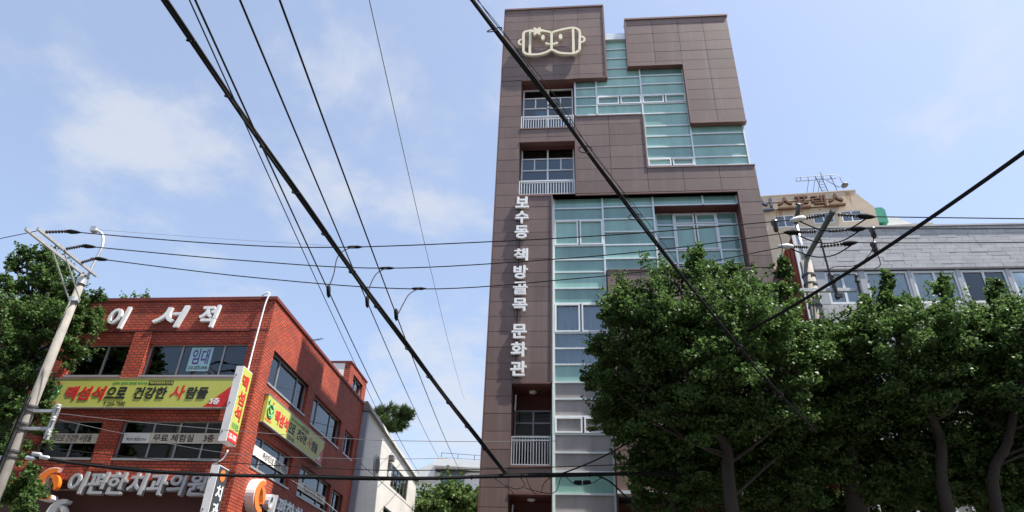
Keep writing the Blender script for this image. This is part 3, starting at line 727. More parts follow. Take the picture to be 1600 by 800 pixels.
# papers and strips behind the windows
fr = front(RY+.17)
a, b = at(288, 580, RY+.17), at(337, 543, RY+.17)
po = thing('rent_poster', 'pale blue poster with purple lettering in upper brick window', 'poster', ((a[0]+b[0])/2, RY+.17, a[2]))
MB().prism([(a[0]+.05, a[2]), (b[0]-.05, a[2]), (b[0]-.05, b[2]), (a[0]+.05, b[2])], .0, .006, fr).build('sheet', M['sign_teal_paper'], po)
letters(MB(), '임대', a[0]+.14, b[0]-.14, a[2]+.28*(b[2]-a[2]), b[2]-.06, .006, .01, fr, .02).build('lettering', M['ink_purple'], po)
letters(MB(), '010-3870-4546', a[0]+.1, b[0]-.1, a[2]+.06*(b[2]-a[2]), a[2]+.22*(b[2]-a[2]), .006, .01, fr, .01).build('phone_number', M['ink_black'], po)
def window_strip(label, frame, u0, u1, z0, z1, m, parts):
    t = thing('window_strip', label, 'banner', tuple(frame((u0+u1)/2, z0, 0)))
    MB().prism([(u0, z0), (u1, z0), (u1, z1), (u0, z1)], 0, .006, frame).build('strip', M[m], t)
    for body, a, b, bold, sh, mm in parts:
        letters(MB(), body, u0+(u1-u0)*a, u0+(u1-u0)*b, z0+.16*(z1-z0), z1-.12*(z1-z0), .006, .011, frame, bold, sh).build('lettering', M[mm], t)
    return t
fr = front(RY+.10)
t = window_strip('beige window strip offering a free trial room, below the yellow board', fr, -14.75, -11.3, 7.36, 7.70, 'strip_beige', (('무료 체험실', .30, .70, .016, 0, 'ink_black'), ('3층', .80, .90, .03, 0, 'maroon_panel')))
MB().prism([(-14.74, 7.365), (-13.85, 7.365), (-13.85, 7.695), (-14.74, 7.695)], .006, .009, fr).build('white_patch', M['strip_white'], t)
letters(MB(), '맥섬석 체험실 안내', -14.62, -13.95, 7.43, 7.54, .009, .012, fr, .01).build('lettering', M['ink_black'], t)
window_strip('beige window strip behind the pole rack, left of brick pier', fr, -17.55, -15.6, 7.34, 7.66, 'strip_beige', (('맥섬석으로 건강한 사람들', .03, .88, .012, .12, 'ink_black'),))
fs = sidef(RX-.10)
window_strip('white window strip under the alley side yellow board', fs, 21.9, 25.15, 7.28, 7.60, 'strip_white', (('맥섬석으로 건강한 사람들', .28, .97, .012, .12, 'ink_black'),))
window_strip('white window strip in second alley side window', fs, 26.3, 29.6, 7.1, 7.42, 'strip_white', (('맥섬석 무료 체험실', .2, .9, .012, 0, 'ink_black'),))

# dental clinic lettering, front and alley side
def swoosh(t, frame, cx, cz, r_, d):
    def arc(r0, r1, a0, a1, n=22):
        A = np.linspace(a0, a1, n); poly = [(cx+r0*math.cos(a), cz+r0*math.sin(a)) for a in A]
        taper = [r1+(r0-r1)*(1-math.sin(math.pi*i/(n-1)))*.85 for i in range(n)]
        return poly+[(cx+taper[n-1-i]*.98*math.cos(a), cz+taper[n-1-i]*.98*math.sin(a)) for i, a in enumerate(A[::-1])]
    n = 22
    def crescent(r0, r1, a0, a1, d0, d1, nm, m, parent):
        A = np.linspace(a0, a1, n); mb = MB(); b = 0
        O = [(cx+r0*math.cos(a), cz+r0*math.sin(a)) for a in A]
        I = [(cx+(r0-(r0-r1)*math.sin(math.pi*(.12+.76*i/(n-1))))*math.cos(a), cz+(r0-(r0-r1)*math.sin(math.pi*(.12+.76*i/(n-1))))*math.sin(a)) for i, a in enumerate(A)]
        for i in range(n-1):
            mb.prism([O[i], O[i+1], I[i+1], I[i]], d0, d1, frame)
        return mb.build(nm, M[m], parent)
    crescent(r_*1.08, r_*.36, math.radians(70), math.radians(300), .0, d*.9, 'white_rim', 'box_white', t)
    crescent(r_, r_*.44, math.radians(74), math.radians(296), d*.9, d, 'orange_crescent', 'orange', t)
    crescent(r_*.62, r_*.2, math.radians(-40), math.radians(110), d*.5, d*.98, 'orange_hook', 'orange', t)
def clinic(label, frame, u_logo, z_logo, r_, u0, pitch, cw, z0, z1):
    t = thing('clinic_lettering', label, 'sign', tuple(frame(u0, z0, .1)))
    swoosh(t, frame, u_logo, z_logo, r_, .34)
    for i, ch in enumerate('이편한치과의원'):
        bold_letters(MB(), ch, u0+i*pitch, u0+i*pitch+cw, z0, z1, .10, .30, frame, .012, .15, .016).build('letter', M['silver_letter'], t)
    n = 7*pitch
    m = MB()
    for z in (z0+.2*(z1-z0), z0+.75*(z1-z0)): m.prism([(u_logo, z), (u0+n-.1, z), (u0+n-.1, z+.04), (u_logo, z+.04)], .0, .09, frame)
    m.build('mounting_rail', M['silver_dark'], t)
    return t
clinic('large silver clinic letters with orange crescent on brick front', front(RY+.20), -16.55, 6.0, .48, -15.95, .66, .58, 5.72, 6.38)
clinic('silver clinic letters with orange crescent on alley side wall', sidef(RX+.002), 22.45, 6.02, .50, 23.15, .80, .70, 5.65, 6.32)
t = thing('ring_sign', 'white curled ring sign below the orange crescent, cut by frame', 'sign', (-16.1, RY+.3, 4.9))
swoosh(t, front(RY+.25), -16.0, 5.12, .42, .25)
for o in list(t.children):
    if o.name.startswith('orange'):
        o.data.materials[0] = M['box_white']; o.name = 'white_crescent'

# projecting light boxes at the corner
def lightbox(label, x0, x1, y0, y1, z0, z1, face, fill):
    t = thing('projecting_sign', label, 'sign', ((x0+x1)/2, (y0+y1)/2, z0))
    MB().box(x0, x1, y0, y1, z0, z1).build('box', M['box_white'], t)
    MB().box(x1+.001, x1+.012, y0+.03, y1-.02, z0+.03, z1-.03).build('face', M[face], t)
    for z in (z0+.3, (z0+z1)/2, z1-.3): MB().lathe(((x0+x1)/2-.06, y0, z), (0, -1, 0), [(0, .025), (.015, .025), (.02, .01)], 10).build('bolt', M['steel_dark'], t)
    br = MB()
    for z in (z0+.35, z1-.35): br.box(x0+.08, x0+.14, y1, RY-.05, z, z+.06)
    br.build('bracket', M['steel'], t)
    fill(t, sidef(x1+.012)); return t
def fill1(t, fr):
    for ch, z in (('맥', 8.95), ('섬', 8.42), ('석', 7.92)):
        bold_letters(MB(), ch, 20.2, 20.62, z, z+.44, 0, .012, fr, .012, 0, .014).build('letter', M['sign_red'], t)
    letters(MB(), '무료체험', 20.2, 20.66, 7.62, 7.82, 0, .006, fr, .01).build('small_lettering', M['ink_green'], t)
    MB().prism([(20.13, 7.22), (20.74, 7.22), (20.74, 7.56), (20.13, 7.56)], 0, .004, fr).build('red_patch', M['sign_red'], t)
    letters(MB(), '255-7582', 20.19, 20.68, 7.31, 7.47, .004, .009, fr, .02).build('phone_number', M['sign_white'], t)
lightbox('white light box with yellow face and red letters at brick corner', -10.95, -10.70, 20.1, 20.78, 7.18, 9.63, 'sign_yellow', fill1)
def fill2(t, fr):
    cy, cz = 20.42, 6.20
    MB().prism([(cy+.16*math.cos(a), cz+.17*math.sin(a)) for a in np.linspace(0, 2*math.pi, 20, endpoint=False)], 0, .006, fr).build('orange_disc', M['orange'], t)
    letters(MB(), '치', 20.24, 20.62, 5.50, 5.92, 0, .006, fr, .02).build('letter', M['sign_white'], t)
    letters(MB(), '과', 20.24, 20.62, 5.0, 5.42, 0, .006, fr, .02).build('letter', M['sign_white'], t)
lightbox('white light box with dark face below the yellow one, cut by frame', -10.95, -10.70, 20.1, 20.75, 3.9, 6.46, 'box_dark', fill2)

# ================================================================== BUILDINGS UP THE ALLEY
wb = thing('tiled_building', 'white tiled building with oval window behind the brick one', 'building', (-14, 33, 0))
WX = -10.32
w = MB()
poly_holes = [(38.5, 42.7, 9.85, 11.05), (37.7, 41.6, 7.3, 8.65)]
holes_wall(w, 33.0, 45.0, 0, 11.4, poly_holes, -.3, 0, sidef(WX))
w.box(-20, WX-.3, 44.7, 45.0, 0, 11.4)
w.build('tiled_wall', M['white_tile'], wb)
MB().box(-20, WX-.002, 32.75, 32.998, 0, 12.2).build('front_wall', M['bluish_render'], wb)
MB().hexa([(-14, 33.0, 11.402), (WX+.002, 33.0, 11.402), (WX+.002, 45.1, 11.402), (-14, 45.1, 11.402)], [(-14, 33.0, 12.25), (WX+.002, 33.0, 12.25), (WX+.002, 45.1, 11.55), (-14, 45.1, 11.55)]).build('tiled_gable', M['white_tile'], wb)
MB().hexa([(-14, 32.7, 12.255), (WX+.16, 32.7, 12.255), (WX+.16, 45.2, 11.555), (-14, 45.2, 11.555)], [(-14, 32.7, 12.75), (WX-.1, 32.7, 12.75), (WX-.1, 45.2, 12.05), (-14, 45.2, 12.05)]).build('roof_edge', M['roof_grey'], wb)
ra = MB()
for i in range(14): ra.box(WX-.62, WX-.58, 36.5+i*.6, 36.54+i*.6, 12.1, 12.95-.034*i)
ra.tube([(WX-.6, 36.5, 12.95), (WX-.6, 44.4, 12.5)], .03, 5); ra.build('roof_railing', M['steel_dark'], wb)
window(wb, *poly_holes[0], sidef(WX-.12), (39.3, 40.2, 41.0, 41.9), (), 'smoke_glass', 'dark_frame', .06)
window(wb, *poly_holes[1], sidef(WX-.12), (39.0, 40.3), (), 'smoke_glass', 'dark_frame', .06)
MB().box(-14, WX-.6, 36, 45.5, 6, 11.8).build('interior', M['interior'], wb)
ov = MB().prism([(35.3+.50*math.cos(a), 10.2+.50*math.sin(a)) for a in np.linspace(0, 2*math.pi, 24, endpoint=False)], .002, .06, sidef(WX)).build('oval_window_frame', M['grey_frame'], wb)
MB().prism([(35.3+.43*math.cos(a), 10.2+.43*math.sin(a)) for a in np.linspace(0, 2*math.pi, 24, endpoint=False)], .06, .065, sidef(WX)).build('pane', M['interior'], ov)
MB().box(WX+.002, WX+.25, 37.5, 37.9, 11.0, 11.3).box(WX+.002, WX+.18, 37.55, 37.85, 10.5, 10.9).build('wall_lamp', M['steel_dark'], wb)

fw = thing('hill_house', 'distant white house with roof rails at the alley end', 'building', (-11, 62, 0))
def P60(px, py, Y=60): return at(px, py, Y)
w = MB(); w.box(-16, -6, 60.6, 70, 0, 15.8)
w.build('wall', M['far_white'], fw)
hx = [(-16.2, 59.6, 15.9), (-5.8, 59.6, 15.9), (-5.8, 70, 15.9), (-16.2, 70, 15.9)]
MB().hexa([(-12.3, 59.4, 16.1), (-6, 59.4, 15.85), (-6, 70, 15.85), (-12.3, 70, 16.1)], [(-12.2, 59.4, 16.85), (-6, 59.4, 16.3), (-6, 70, 16.3), (-12.2, 70, 16.85)]).build('upper_parapet', M['sign_white'], fw)
MB().hexa([(-16, 60.2, 15.0), (-12.3, 60.2, 15.0), (-12.3, 70, 15.0), (-16, 70, 15.0)], [(-15.2, 60.2, 15.4), (-12.31, 60.2, 16.6), (-12.31, 70, 16.6), (-15.2, 70, 15.4)]).build('sloped_roof', M['far_white'], fw)
window(fw, -11.75, -9.7, 14.2, 15.7, front(60.62), (-10.75,), (), 'blue_glass', 'dark_frame', .07)
MB().box(-11.9, -9.5, 60.4, 60.58, 15.72, 15.84).build('lintel', M['steel_dark'], fw)
window(fw, -8.35, -7.4, 13.2, 14.7, front(60.62), (), (), 'blue_glass', 'dark_frame', .07)
for z in (13.0, 12.0, 11.0): MB().box(-10.5, -6.2, 59.5, 60.58, z-.1, z+.1).build('balcony_slab', M['far_white'], fw)
rr = MB()
for i in range(5): rr.box(-12.0+i*1.5, -11.95+i*1.5, 61, 61.05, 16.3, 17.6-.08*i)
rr.tube([(-12, 61, 17.6), (-6, 61, 17.25)], .03, 5); rr.tube([(-12, 61, 17.2), (-6, 61, 16.9)], .02, 5)
rr.build('roof_rail', M['steel_dark'], fw)

# ================================================================== SLATE-CLAD BUILDING ON THE RIGHT
SY, SX = 21.5, 7.97
sl = thing('slate_building', 'long grey slate-clad building with white framed windows', 'building', (14, SY, 0))
ZR, ZH, ZS = 15.42, 13.62, 12.36
wins = [(8.72, 9.86), (10.06, 11.48), (11.6, 13.05), (13.2, 14.66), (14.8, 16.3), (16.45, 17.95), (18.1, 19.6)]
lw = [(8.7+i*2.6, 10.9+i*2.6, 8.6, 10.2) for i in range(6)]+[(8.7+i*2.6, 10.9+i*2.6, 4.6, 6.4) for i in range(6)]
hs = [(a, b, ZS, ZH) for a, b in wins]
w = MB(); holes_wall(w, SX, 26, 0, ZR-.02, hs+lw, -.35, -.03, front(SY)); w.box(25.7, 26, SY+.35, SY+10, 0, ZR)
w.box(SX+.1, 26, SY+9.8, SY+10, 0, ZR); w.build('backing_wall', M['slate_joint'], sl)
MB().box(SX-.03, SX+.1, SY+.04, SY+10, 0, ZR-.25).build('red_side_wall', M['red_metal'], sl)['label'] = 'rust red side wall facing the tower'
rb_ = MB()
for i in range(24): rb_.box(SX-.06, SX-.031, SY+.2+i*.4, SY+.24+i*.4, 0, ZR-.27)
rb_.build('wall_rib', M['red_metal'], sl)
MB().box(SX-.07, SX+.05, SY-.03, SY+.038, 0, ZR-.1).build('corner_trim', M['white_frame'], sl)
MB().box(SX, 26.05, SY-.06, SY+.5, ZR-.02, ZR+.04).build('coping', M['slate'], sl)
MB().box(SX+.05, 26, SY-.05, SY-.002, ZH+.02, ZH+.09).build('drip_edge', M['steel_dark'], sl)
MB().box(SX+.1, 25.7, SY+.35, SY+9.8, ZR-.4, ZR-.3).build('roof', M['roof_grey'], sl)
i_ = MB().box(SX+.2, 25.6, SY+3, SY+3.1, 0, ZR-.4)
for z in (7.5, 11.2, 14.6): i_.box(SX+.2, 25.6, SY+.36, SY+3, z-.1, z+.1)
i_.build('interior', M['interior_light'], sl)
for k, (a, b) in enumerate(wins):
    g = 'smoke_glass' if k == 3 else 'bright_glass'
    window(sl, a, b, ZS+.01, ZH-.01, front(SY+.1), ((a+b)/2,), (), g, 'white_frame', .075)
    if k != 3: MB().box(a+.08, b-.08, SY+.115, SY+.125, ZS+.1, ZH-.05).build('blind', M['blind_cream' if k != 0 else 'curtain'], sl)
for a, b, c, d in lw: window(sl, a, b, c, d, front(SY+.1), ((a+b)/2,), (), 'smoke_glass', 'white_frame', .07)
# slates: every tile that shows above the trees is a piece of its own
ntile = 0
def tile_rows(z0, z1, rows, x_start, x_end, sizes):
    global ntile
    for r in range(rows):
        za, zb = z0+(z1-z0)*r/rows, z0+(z1-z0)*(r+1)/rows
        x = x_start-(.25 if r % 2 else 0.0)-random.uniform(0, .1)
        while x < x_end:
            wd = random.uniform(*sizes); xa, xb = max(x, x_start), min(x+wd, x_end)
            if xb-xa > .05:
                dy = random.uniform(0, .010)
                unit('slate_tile', M['slate'], sl, xa+.004, xb-.004, SY-.012-dy*.7, SY+.031, za+.003, zb-.003); ntile += 1
            x += wd
tile_rows(ZH+.1, ZR-.03, 11, SX+.06, 17.2, (.38, .66))
tile_rows(ZS-.5, ZS-.02, 3, SX+.06, 12.5, (.38, .66))
rest = MB()
for r in range(3): rest.box(12.51, 25.6, SY-.012, SY+.031, ZS-.5+r*.16+.005, ZS-.5+(r+1)*.16-.005)
for r in range(11):
    za, zb = ZH+.1+(ZR-.03-ZH-.1)*r/11, ZH+.1+(ZR-.03-ZH-.1)*(r+1)/11
    for i in range(17): rest.box(17.21+i*.51+(.2 if r % 2 else 0), 17.70+i*.51+(.2 if r % 2 else 0), SY-.015, SY+.031, za+.005, zb-.005)
for r in range(54):
    za, zb = ZS-.5-(r+1)*.165, ZS-.5-r*.165
    if zb < 6.4 or za > 10.2 or True:
        x = SX+.06+(.2 if r % 2 else 0)
        while x < 25.5:
            if not any(h[0]-.4 < x < h[1] and h[2]-.2 < za < h[3] for h in lw): rest.box(x, x+.49, SY-.014, SY+.031, za+.005, zb-.005)
            x += .5
o = rest.build('slate_tiles', M['slate'], sl); o['kind'] = 'stuff'
for a, b in zip([SX]+[q[1] for q in wins], [q[0] for q in wins]+[18.2]):
    if b-a > .05: unit('window_pier', M['grey_frame'], sl, a+.05 if a == SX else a, b, SY-.012, SY-.001, ZS-.0, ZH+.02)

# ================================================================== BEIGE BUILDING BEHIND
be = thing('beige_building', 'tall beige building with rusty letters behind the slate one', 'building', (16.0, 48.1, 0), math.radians(-4.6))
ZB = 35.75
bw = [(1.35, 3.35, 32.7, 33.9), (5.0, 7.0, 32.6, 33.8)]
hl = [(.6, 2.15, 33.0-.35, 33.95-.15), (3.55, 5.15, 32.8, 33.85), (5.75, 7.35-.05, 32.8, 33.85), (.3, 1.9, 28.3, 30.2), (3.3, 4.9, 28.3, 30.2)]
w = MB()
w.prism([(-3, 0), (9.2, 0), (9.2, ZB-3.4), (8.6, ZB-1.4), (7.0, ZB-.05), (7.0, ZB-.05)], -.02, -12, front(0)) if False else None
holes_wall(w, -3, 7.3, 0, ZB, hl, -.3, 0, front(0))
w.prism([(7.3, 0), (8.35, 0), (8.35, ZB-1.7), (7.3, ZB-.25)], -.3, -.0, front(0)); w.box(-3, -2.7, .3, 12, 0, ZB-.2)
w.prism([(7.3, 0), (8.35, 0), (8.35, ZB-1.7), (7.3, ZB-.25)], -12, -.31, front(0)); w.box(-3, 7.29, 11.7, 12, 0, ZB-.2)
w.build('wall', M['beige_wall'], be)
MB().box(-2.7, 7.2, .4, 11.6, ZB-.9, ZB-.8).build('roof', M['roof_grey'], be)
MB().box(-3, 7.3, -.04, .3, ZB+.002, ZB+.1).build('coping', M['beige_wall'], be)
MB().box(-2.6, 7.2, 2.5, 2.6, 20, ZB-1).build('interior', M['interior'], be)
for h in hl: window(be, *h, front(.12), ((h[0]+h[1])/2,), (), 'clear_glass', 'white_frame', .08)
MB().box(8.36, 12.5, .5, 10, 0, ZB-3.2).build('side_wing', M['beige_wall'], be)
MB().prism([(8.4, ZB-3.18), (11.6, ZB-3.18), (10.2, ZB-2.2), (8.4, ZB-2.0)], -8, -1, front(0)).build('wing_roof', M['far_white'], be)
MB().prism([(8.36, ZB-2.9), (9.3, ZB-2.9), (9.3, ZB-1.7), (9.1, ZB-1.45), (8.36, ZB-1.45)], -3, -.5, front(0)).build('green_tank', M['green_tarp'], be)
for x0, x1, z1, zl in ((.75, 1.25, 34.2, 33.3), (2.6, 2.95, 34.2, 33.5), (6.45, 6.85, ZB-.05, 34.1), (4.1, 4.35, 34.2, 33.9)):
    n = 9; top_ = [(x0+(x1-x0)*i/n, z1) for i in range(n+1)]
    low = [(x0+(x1-x0)*i/n, z1-(z1-zl)*random.uniform(.2, 1.0)*(1 if i % 2 else .55)) for i in range(n+1)]
    MB().prism(low+top_[::-1], .001, .004, front(0)).build('rust_streak', M['rust_stain'], be)
rs = thing('rusty_lettering', 'rusted Korean channel letters high on beige building', 'sign', (16.0, 48.1, 0), math.radians(-4.6))
for ch, u0, u1, m in (('신', -.75, .62, 'blue_letter'), ('스', .95, 2.2, 'rust'), ('포', 2.3, 3.5, 'rust'), ('렉', 3.65, 4.75, 'rust'), ('스', 4.9, 6.15, 'rust')):
    letters(MB(), ch, u0, u1, 34.2, 35.35, .12, .40, front(0), .012).build('letter', M[m], rs)
MB().box(-.7, 6.1, -.12, -.06, 34.28, 34.36).box(-.7, 6.1, -.12, -.06, 35.0, 35.08).build('mounting_rail', M['rust'], rs)
an = thing('roof_frame', 'thin metal rooftop frame with lamp on beige building', 'frame', (16.0, 48.1, 0), math.radians(-4.6))
fm = MB(); zt = ZB+2.2
fm.tube([(3.1, .6, zt-.35), (3.15, .6, zt), (6.3, .6, zt), (6.6, .6, zt-.25), (6.7, .6, zt-.9)], .03, 5); fm.tube([(3.1, .6, zt-.4), (6.3, .6, zt-.4)], .025, 5)
for x in (3.5, 4.1, 4.7, 5.3, 5.9): fm.tube([(x, .6, zt+.02), (x-.02, .6, zt-.4)], .025, 5)
for x in (4.1, 4.6, 5.0): fm.tube([(x, .6, zt-.4), (x-.5, 1.0, ZB)], .022, 5)
for x in (5.0, 5.45): fm.tube([(x-.3, .6, zt), (x, .5, ZB)], .035, 5)
for k in range(6): fm.tube([(4.75+k*.05, .6, zt-.3-k*.3), (5.2+k*.05, .6, zt-.3-k*.3)], .02, 5)
fm.tube([(5.9, .6, zt), (6.2, .6, ZB)], .03, 5); fm.tube([(5.5, .6, zt-.5), (6.3, .6, zt-1.3), (6.9, .6, zt-1.2)], .03, 5); fm.tube([(5.2, .6, zt), (5.2, .6, zt+.35)], .03, 5)
fm.build('frame', M['steel_dark'], an)
MB().lathe((6.75, .6, zt-.95), (.25, -.2, -1), [(0, .05), (.12, .22), (.3, .3), (.34, .24)], 12).build('lamp_head', M['steel_dark'], an, True)

# ================================================================== UTILITY POLES
LP = np.array((-15.27, 17.5, 0)); zL = 11.75
pL = thing('utility_pole', 'concrete utility pole in front of the leafy left tree', 'utility pole', tuple(LP))
MB().tube([LP, LP+(0, 0, 6), LP+(0, 0, 11.62)], [.18, .145, .11], 16).build('pole', M['concrete'], pL, True)
for dx in (-.17, .20):
    MB().box(LP[0]+dx-.035, LP[0]+dx+.035, 15.0, 17.75, zL-.045, zL+.045).build('crossarm', M['steel'], pL)
for dx in (-.16, .19): MB().tube([(LP[0]+dx, 17.5, 10.75), (LP[0]+dx, 16.2, zL-.05)], .022, 6).build('brace', M['steel'], pL)
for z_, h_ in ((11.3, .22), (10.68, .14)): MB().lathe(LP+(0, 0, z_), (0, 0, 1), [(0, .15), (h_, .15)], 14).build('band', M['steel'], pL)
mp = smooth_path([LP+(.12, 0, 11.5), LP+(.18, 0, 12.2), LP+(.22, 0, 12.7), LP+(.05, 0, 13.15), LP+(-.28, 0, 13.35)], 5)
MB().tube(mp, .045, 8).build('ground_wire_mast', M['steel'], pL, True)
MB().box(LP[0]-.38, LP[0]-.2, 17.42, 17.58, 13.26, 13.44).build('mast_clamp', M['steel'], pL)
for z in (7.35, 7.22, 6.85, 6.7, 6.1, 5.95): MB().lathe(LP+(0, 0, z), (0, 0, 1), [(0, .178), (.05, .178)], 14).build('band', M['steel_dark'], pL)
rk = MB()
for z in (7.25, 6.75): rk.box(LP[0]+.1, LP[0]+.85, 17.44, 17.52, z-.04, z+.04)
rk.box(LP[0]+.8, LP[0]+.86, 17.40, 17.56, 6.45, 7.45); rk.build('wire_rack', M['steel'], pL)
for z in (7.35, 7.0, 6.6): MB().lathe((LP[0]+.9, 17.4, z-.06), (0, 0, 1), [(0, .05), (.03, .055), (.06, .03), (.09, .055), (.12, .05)], 12).build('spool_insulator', M['porcelain_white'], pL, True)
rk = MB()
for z in (5.95, 5.45): rk.box(LP[0]-1.3, LP[0]-.1, 17.44, 17.52, z-.05, z+.05)
rk.box(LP[0]-.75, LP[0]-.68, 17.42, 17.54, 5.2, 6.1); rk.build('wire_rack', M['steel'], pL)
cb = MB()
for k in range(3):
    a = -.8+k*.5; cb.tube(smooth_path([LP+(.19*math.sin(a), -.19*math.cos(a), z) for z in (7.6, 6.4, 5.2, 3.0, .1)], 4), .016, 5)
cb.build('riser_cable', M['cable_black'], pL)
MB().lathe(LP+(-.1, -.24, 5.0), (0, 0, 1), [(0, .04), (.02, .17), (.4, .17), (.45, .05)], 12).build('coil_box', M['steel'], pL)

RP = np.array((6.85, 18.0, 0)); zR = 12.15
pR = thing('utility_pole', 'utility pole with ribbed insulators rising behind the right trees', 'utility pole', tuple(RP))
MB().tube([RP, RP+(0, 0, 6), RP+(0, 0, 12.0)], [.23, .20, .165], 16).build('pole', M['concrete'], pR, True)
MB().tube([RP+(-.02, 0, 11.7), RP+(-.04, 0, 13.4)], .065, 10).build('pole_extension', M['steel'], pR, True)
MB().tube([RP+(-.04, 0, 13.35), RP+(.0, -.5, 13.75)], .07, 8).build('pole_tip', M['steel_dark'], pR, True)
MB().box(RP[0]+.02, RP[0]+.12, 15.55, 18.15, zR-.05, zR+.06).build('crossarm', M['steel_dark'], pR)
MB().tube([(RP[0]+.45, 17.6, 10.9), (RP[0]+.12, 16.9, zR-.05)], .03, 6).build('brace', M['steel_dark'], pR)
MB().box(RP[0]-.6, RP[0]+1.15, 17.75, 17.85, 10.9, 11.0).build('lower_crossarm', M['steel'], pR)
for z in (11.5, 11.2, 10.5): MB().lathe(RP+(0, 0, z), (0, 0, 1), [(0, .195), (.06, .195)], 14).build('band', M['steel_dark'], pR)
for x in (RP[0]+.55, RP[0]+1.2):
    m = MB().lathe((x, 17.72, 10.62), (0, 0, 1), [(0, .05), (.05, .07), (.1, .05), (.5, .045), (.55, .075), (.65, .05), (.75, .06), (.8, .02)], 10)
    m.box(x-.06, x+.14, 17.68, 17.76, 10.68, 10.78); m.build('fuse_cutout', M['porcelain_brown'], pR)
for z in (11.8, 9.0): pass

# ---------------------------------------------------------------- overhead wires
def wire(name, label, pts, r, m='cable_black', group=None, n=6, cat='cable', sides=6):
    o = MB().tube(smooth_path(pts, n), r, sides).build(name, M[m], None, True)
    return tag(o, label, cat, group)
def hang(p0, p1, sag, n=24):
    p0, p1 = np.array(p0, float), np.array(p1, float)
    return [p0+(p1-p0)*t+np.array((0, 0, -4*sag*t*(1-t))) for t in np.linspace(0, 1, n)]
def ribbed(name, parent_or_none, a, b, r, ribs, m='porcelain_brown', label=None):
    a, b = np.array(a, float), np.array(b, float); L_ = np.linalg.norm(b-a); prof = []
    for k in range(ribs):
        t0 = L_*k/ribs; s = L_/ribs
        prof += [(t0, r*.45), (t0+s*.15, r*.45), (t0+s*.3, r), (t0+s*.5, r), (t0+s*.65, r*.45)]
    prof.append((L_, r*.4))
    return MB().lathe(a, b-a, prof, 10).build(name, M[m], parent_or_none, True)
# three conductors between the poles
A_PX = [[(98, 361), (330, 380), (515, 386.5), (770, 377.5), (1000, 364), (1243, 343)],
        [(122, 383.5), (380, 407), (605, 419), (860, 405.5), (1040, 389), (1236, 363)],
        [(142, 403), (400, 434), (655, 451.5), (880, 437), (1060, 417), (1228, 385)]]
YL = [15.2, 16.15, 16.95]; YR = [15.75, 16.6, 17.45]
names = ('highest', 'middle', 'lowest')
ends_l, ends_r = [], []
for k in range(3):
    px0, px1 = A_PX[k][0][0], A_PX[k][-1][0]
    P = [at(x, y, YL[k]+(YR[k]-YL[k])*(x-px0)/(px1-px0)) for x, y in A_PX[k]]
    wire('power_line', '%s of the three power lines strung between the two poles' % names[k], P, .017, group='power lines between the poles', n=8)
    ends_l.append(P[0]); ends_r.append(P[-1])
    pole_pt = np.array((LP[0]+.2, YL[k], zL))
    ribbed('strain_insulator', pL, pole_pt+(P[0]-pole_pt)*.15, P[0]+(P[1]-P[0])*.03, .05, 7)
    MB().lathe(P[0]+(P[1]-P[0])*.03, P[1]-P[0], [(0, .05), (.12, .07), (.3, .05), (.42, .02)], 8).build('line_clamp', M['cable_black'], pL, True)
# conductors leaving to the right
R_PX = [[(1358, 338.5), (1430, 339.5), (1700, 343)], [(1348, 357), (1430, 357.5), (1700, 357)], [(1336, 379), (1430, 379.5), (1700, 378)]]
starts = []
for k in range(3):
    P = [at(x, y, YR[k]) for x, y in R_PX[k]]
    wire('power_line', '%s of the three power lines leaving the right pole past slate roof' % names[k], P, .017, group='power lines leaving to the right')
    armp = np.array((RP[0]+.07, YR[k], zR+.02)); starts.append(P[0])
    for e, sg in ((ends_r[k], -1), (P[0], 1)):
        d = e-armp; ribbed('strain_insulator', pR, armp+d*.18, armp+d*.72, .055, 7)
        MB().lathe(armp+d*.70, d, [(0, .03), (.05, .065), (.2, .085), (.34, .06), (.45, .02)], 10).build('line_clamp', M['box_white' if sg < 0 and k != 1 else 'cable_black'], pR, True)
        MB().tube([armp, armp+d*.2], .012, 5).build('strain_link', M['steel'], pR)
    mid = (ends_r[k]+P[0])/2+np.array((0, 0, -.42)); q1 = ends_r[k]*.72+P[0]*.28+np.array((0, 0, -.33)); q2 = ends_r[k]*.28+P[0]*.72+np.array((0, 0, -.33))
    MB().tube(smooth_path([ends_r[k], q1, mid, q2, P[0]], 6), .02, 6).build('jumper_wire', M['cable_black'], pR, True)
# droppers with cut-outs on the right
dp = thing('dropper_wire', 'loose dropper wire with black clamps in front of slate wall', 'wire', tuple(at(1365, 440, 16.8)))
for px, py in ((1364, 362), (1366, 385)):
    p = at(px, py, 16.8); MB().lathe(p+(0, 0, .12), (0, 0, -1), [(0, .09), (.06, .1), (.14, .07), (.26, .08), (.34, .03)], 10).build('clamp', M['porcelain_brown'], dp, True)
MB().tube(smooth_path([at(x, y, 16.8) for x, y in ((1364, 358), (1364, 385), (1355, 402), (1335, 415), (1298, 419), (1296, 445))], 6), .012, 5).build('wire', M['cable_black'], dp, True)
MB().tube(smooth_path([at(x, y, 16.8) for x, y in ((1367, 388), (1374, 405), (1375, 415), (1366, 420))], 6), .012, 5).build('wire', M['cable_black'], dp, True)
dp = thing('dropper_wire', 'dropper wire with dark clamp beside the tower right edge', 'wire', tuple(at(1212, 380, 16.5)))
p = at(1211, 351, 16.2); MB().lathe(p+(0, 0, .12), (0, 0, -1), [(0, .1), (.08, .11), (.16, .07), (.3, .07), (.36, .03)], 10).build('clamp', M['porcelain_brown'], dp, True)
MB().tube(smooth_path([at(x, y, 16.4) for x, y in ((1214, 358), (1220, 375), (1222, 395), (1214, 408))], 6), .012, 5).build('wire', M['cable_black'], dp, True)

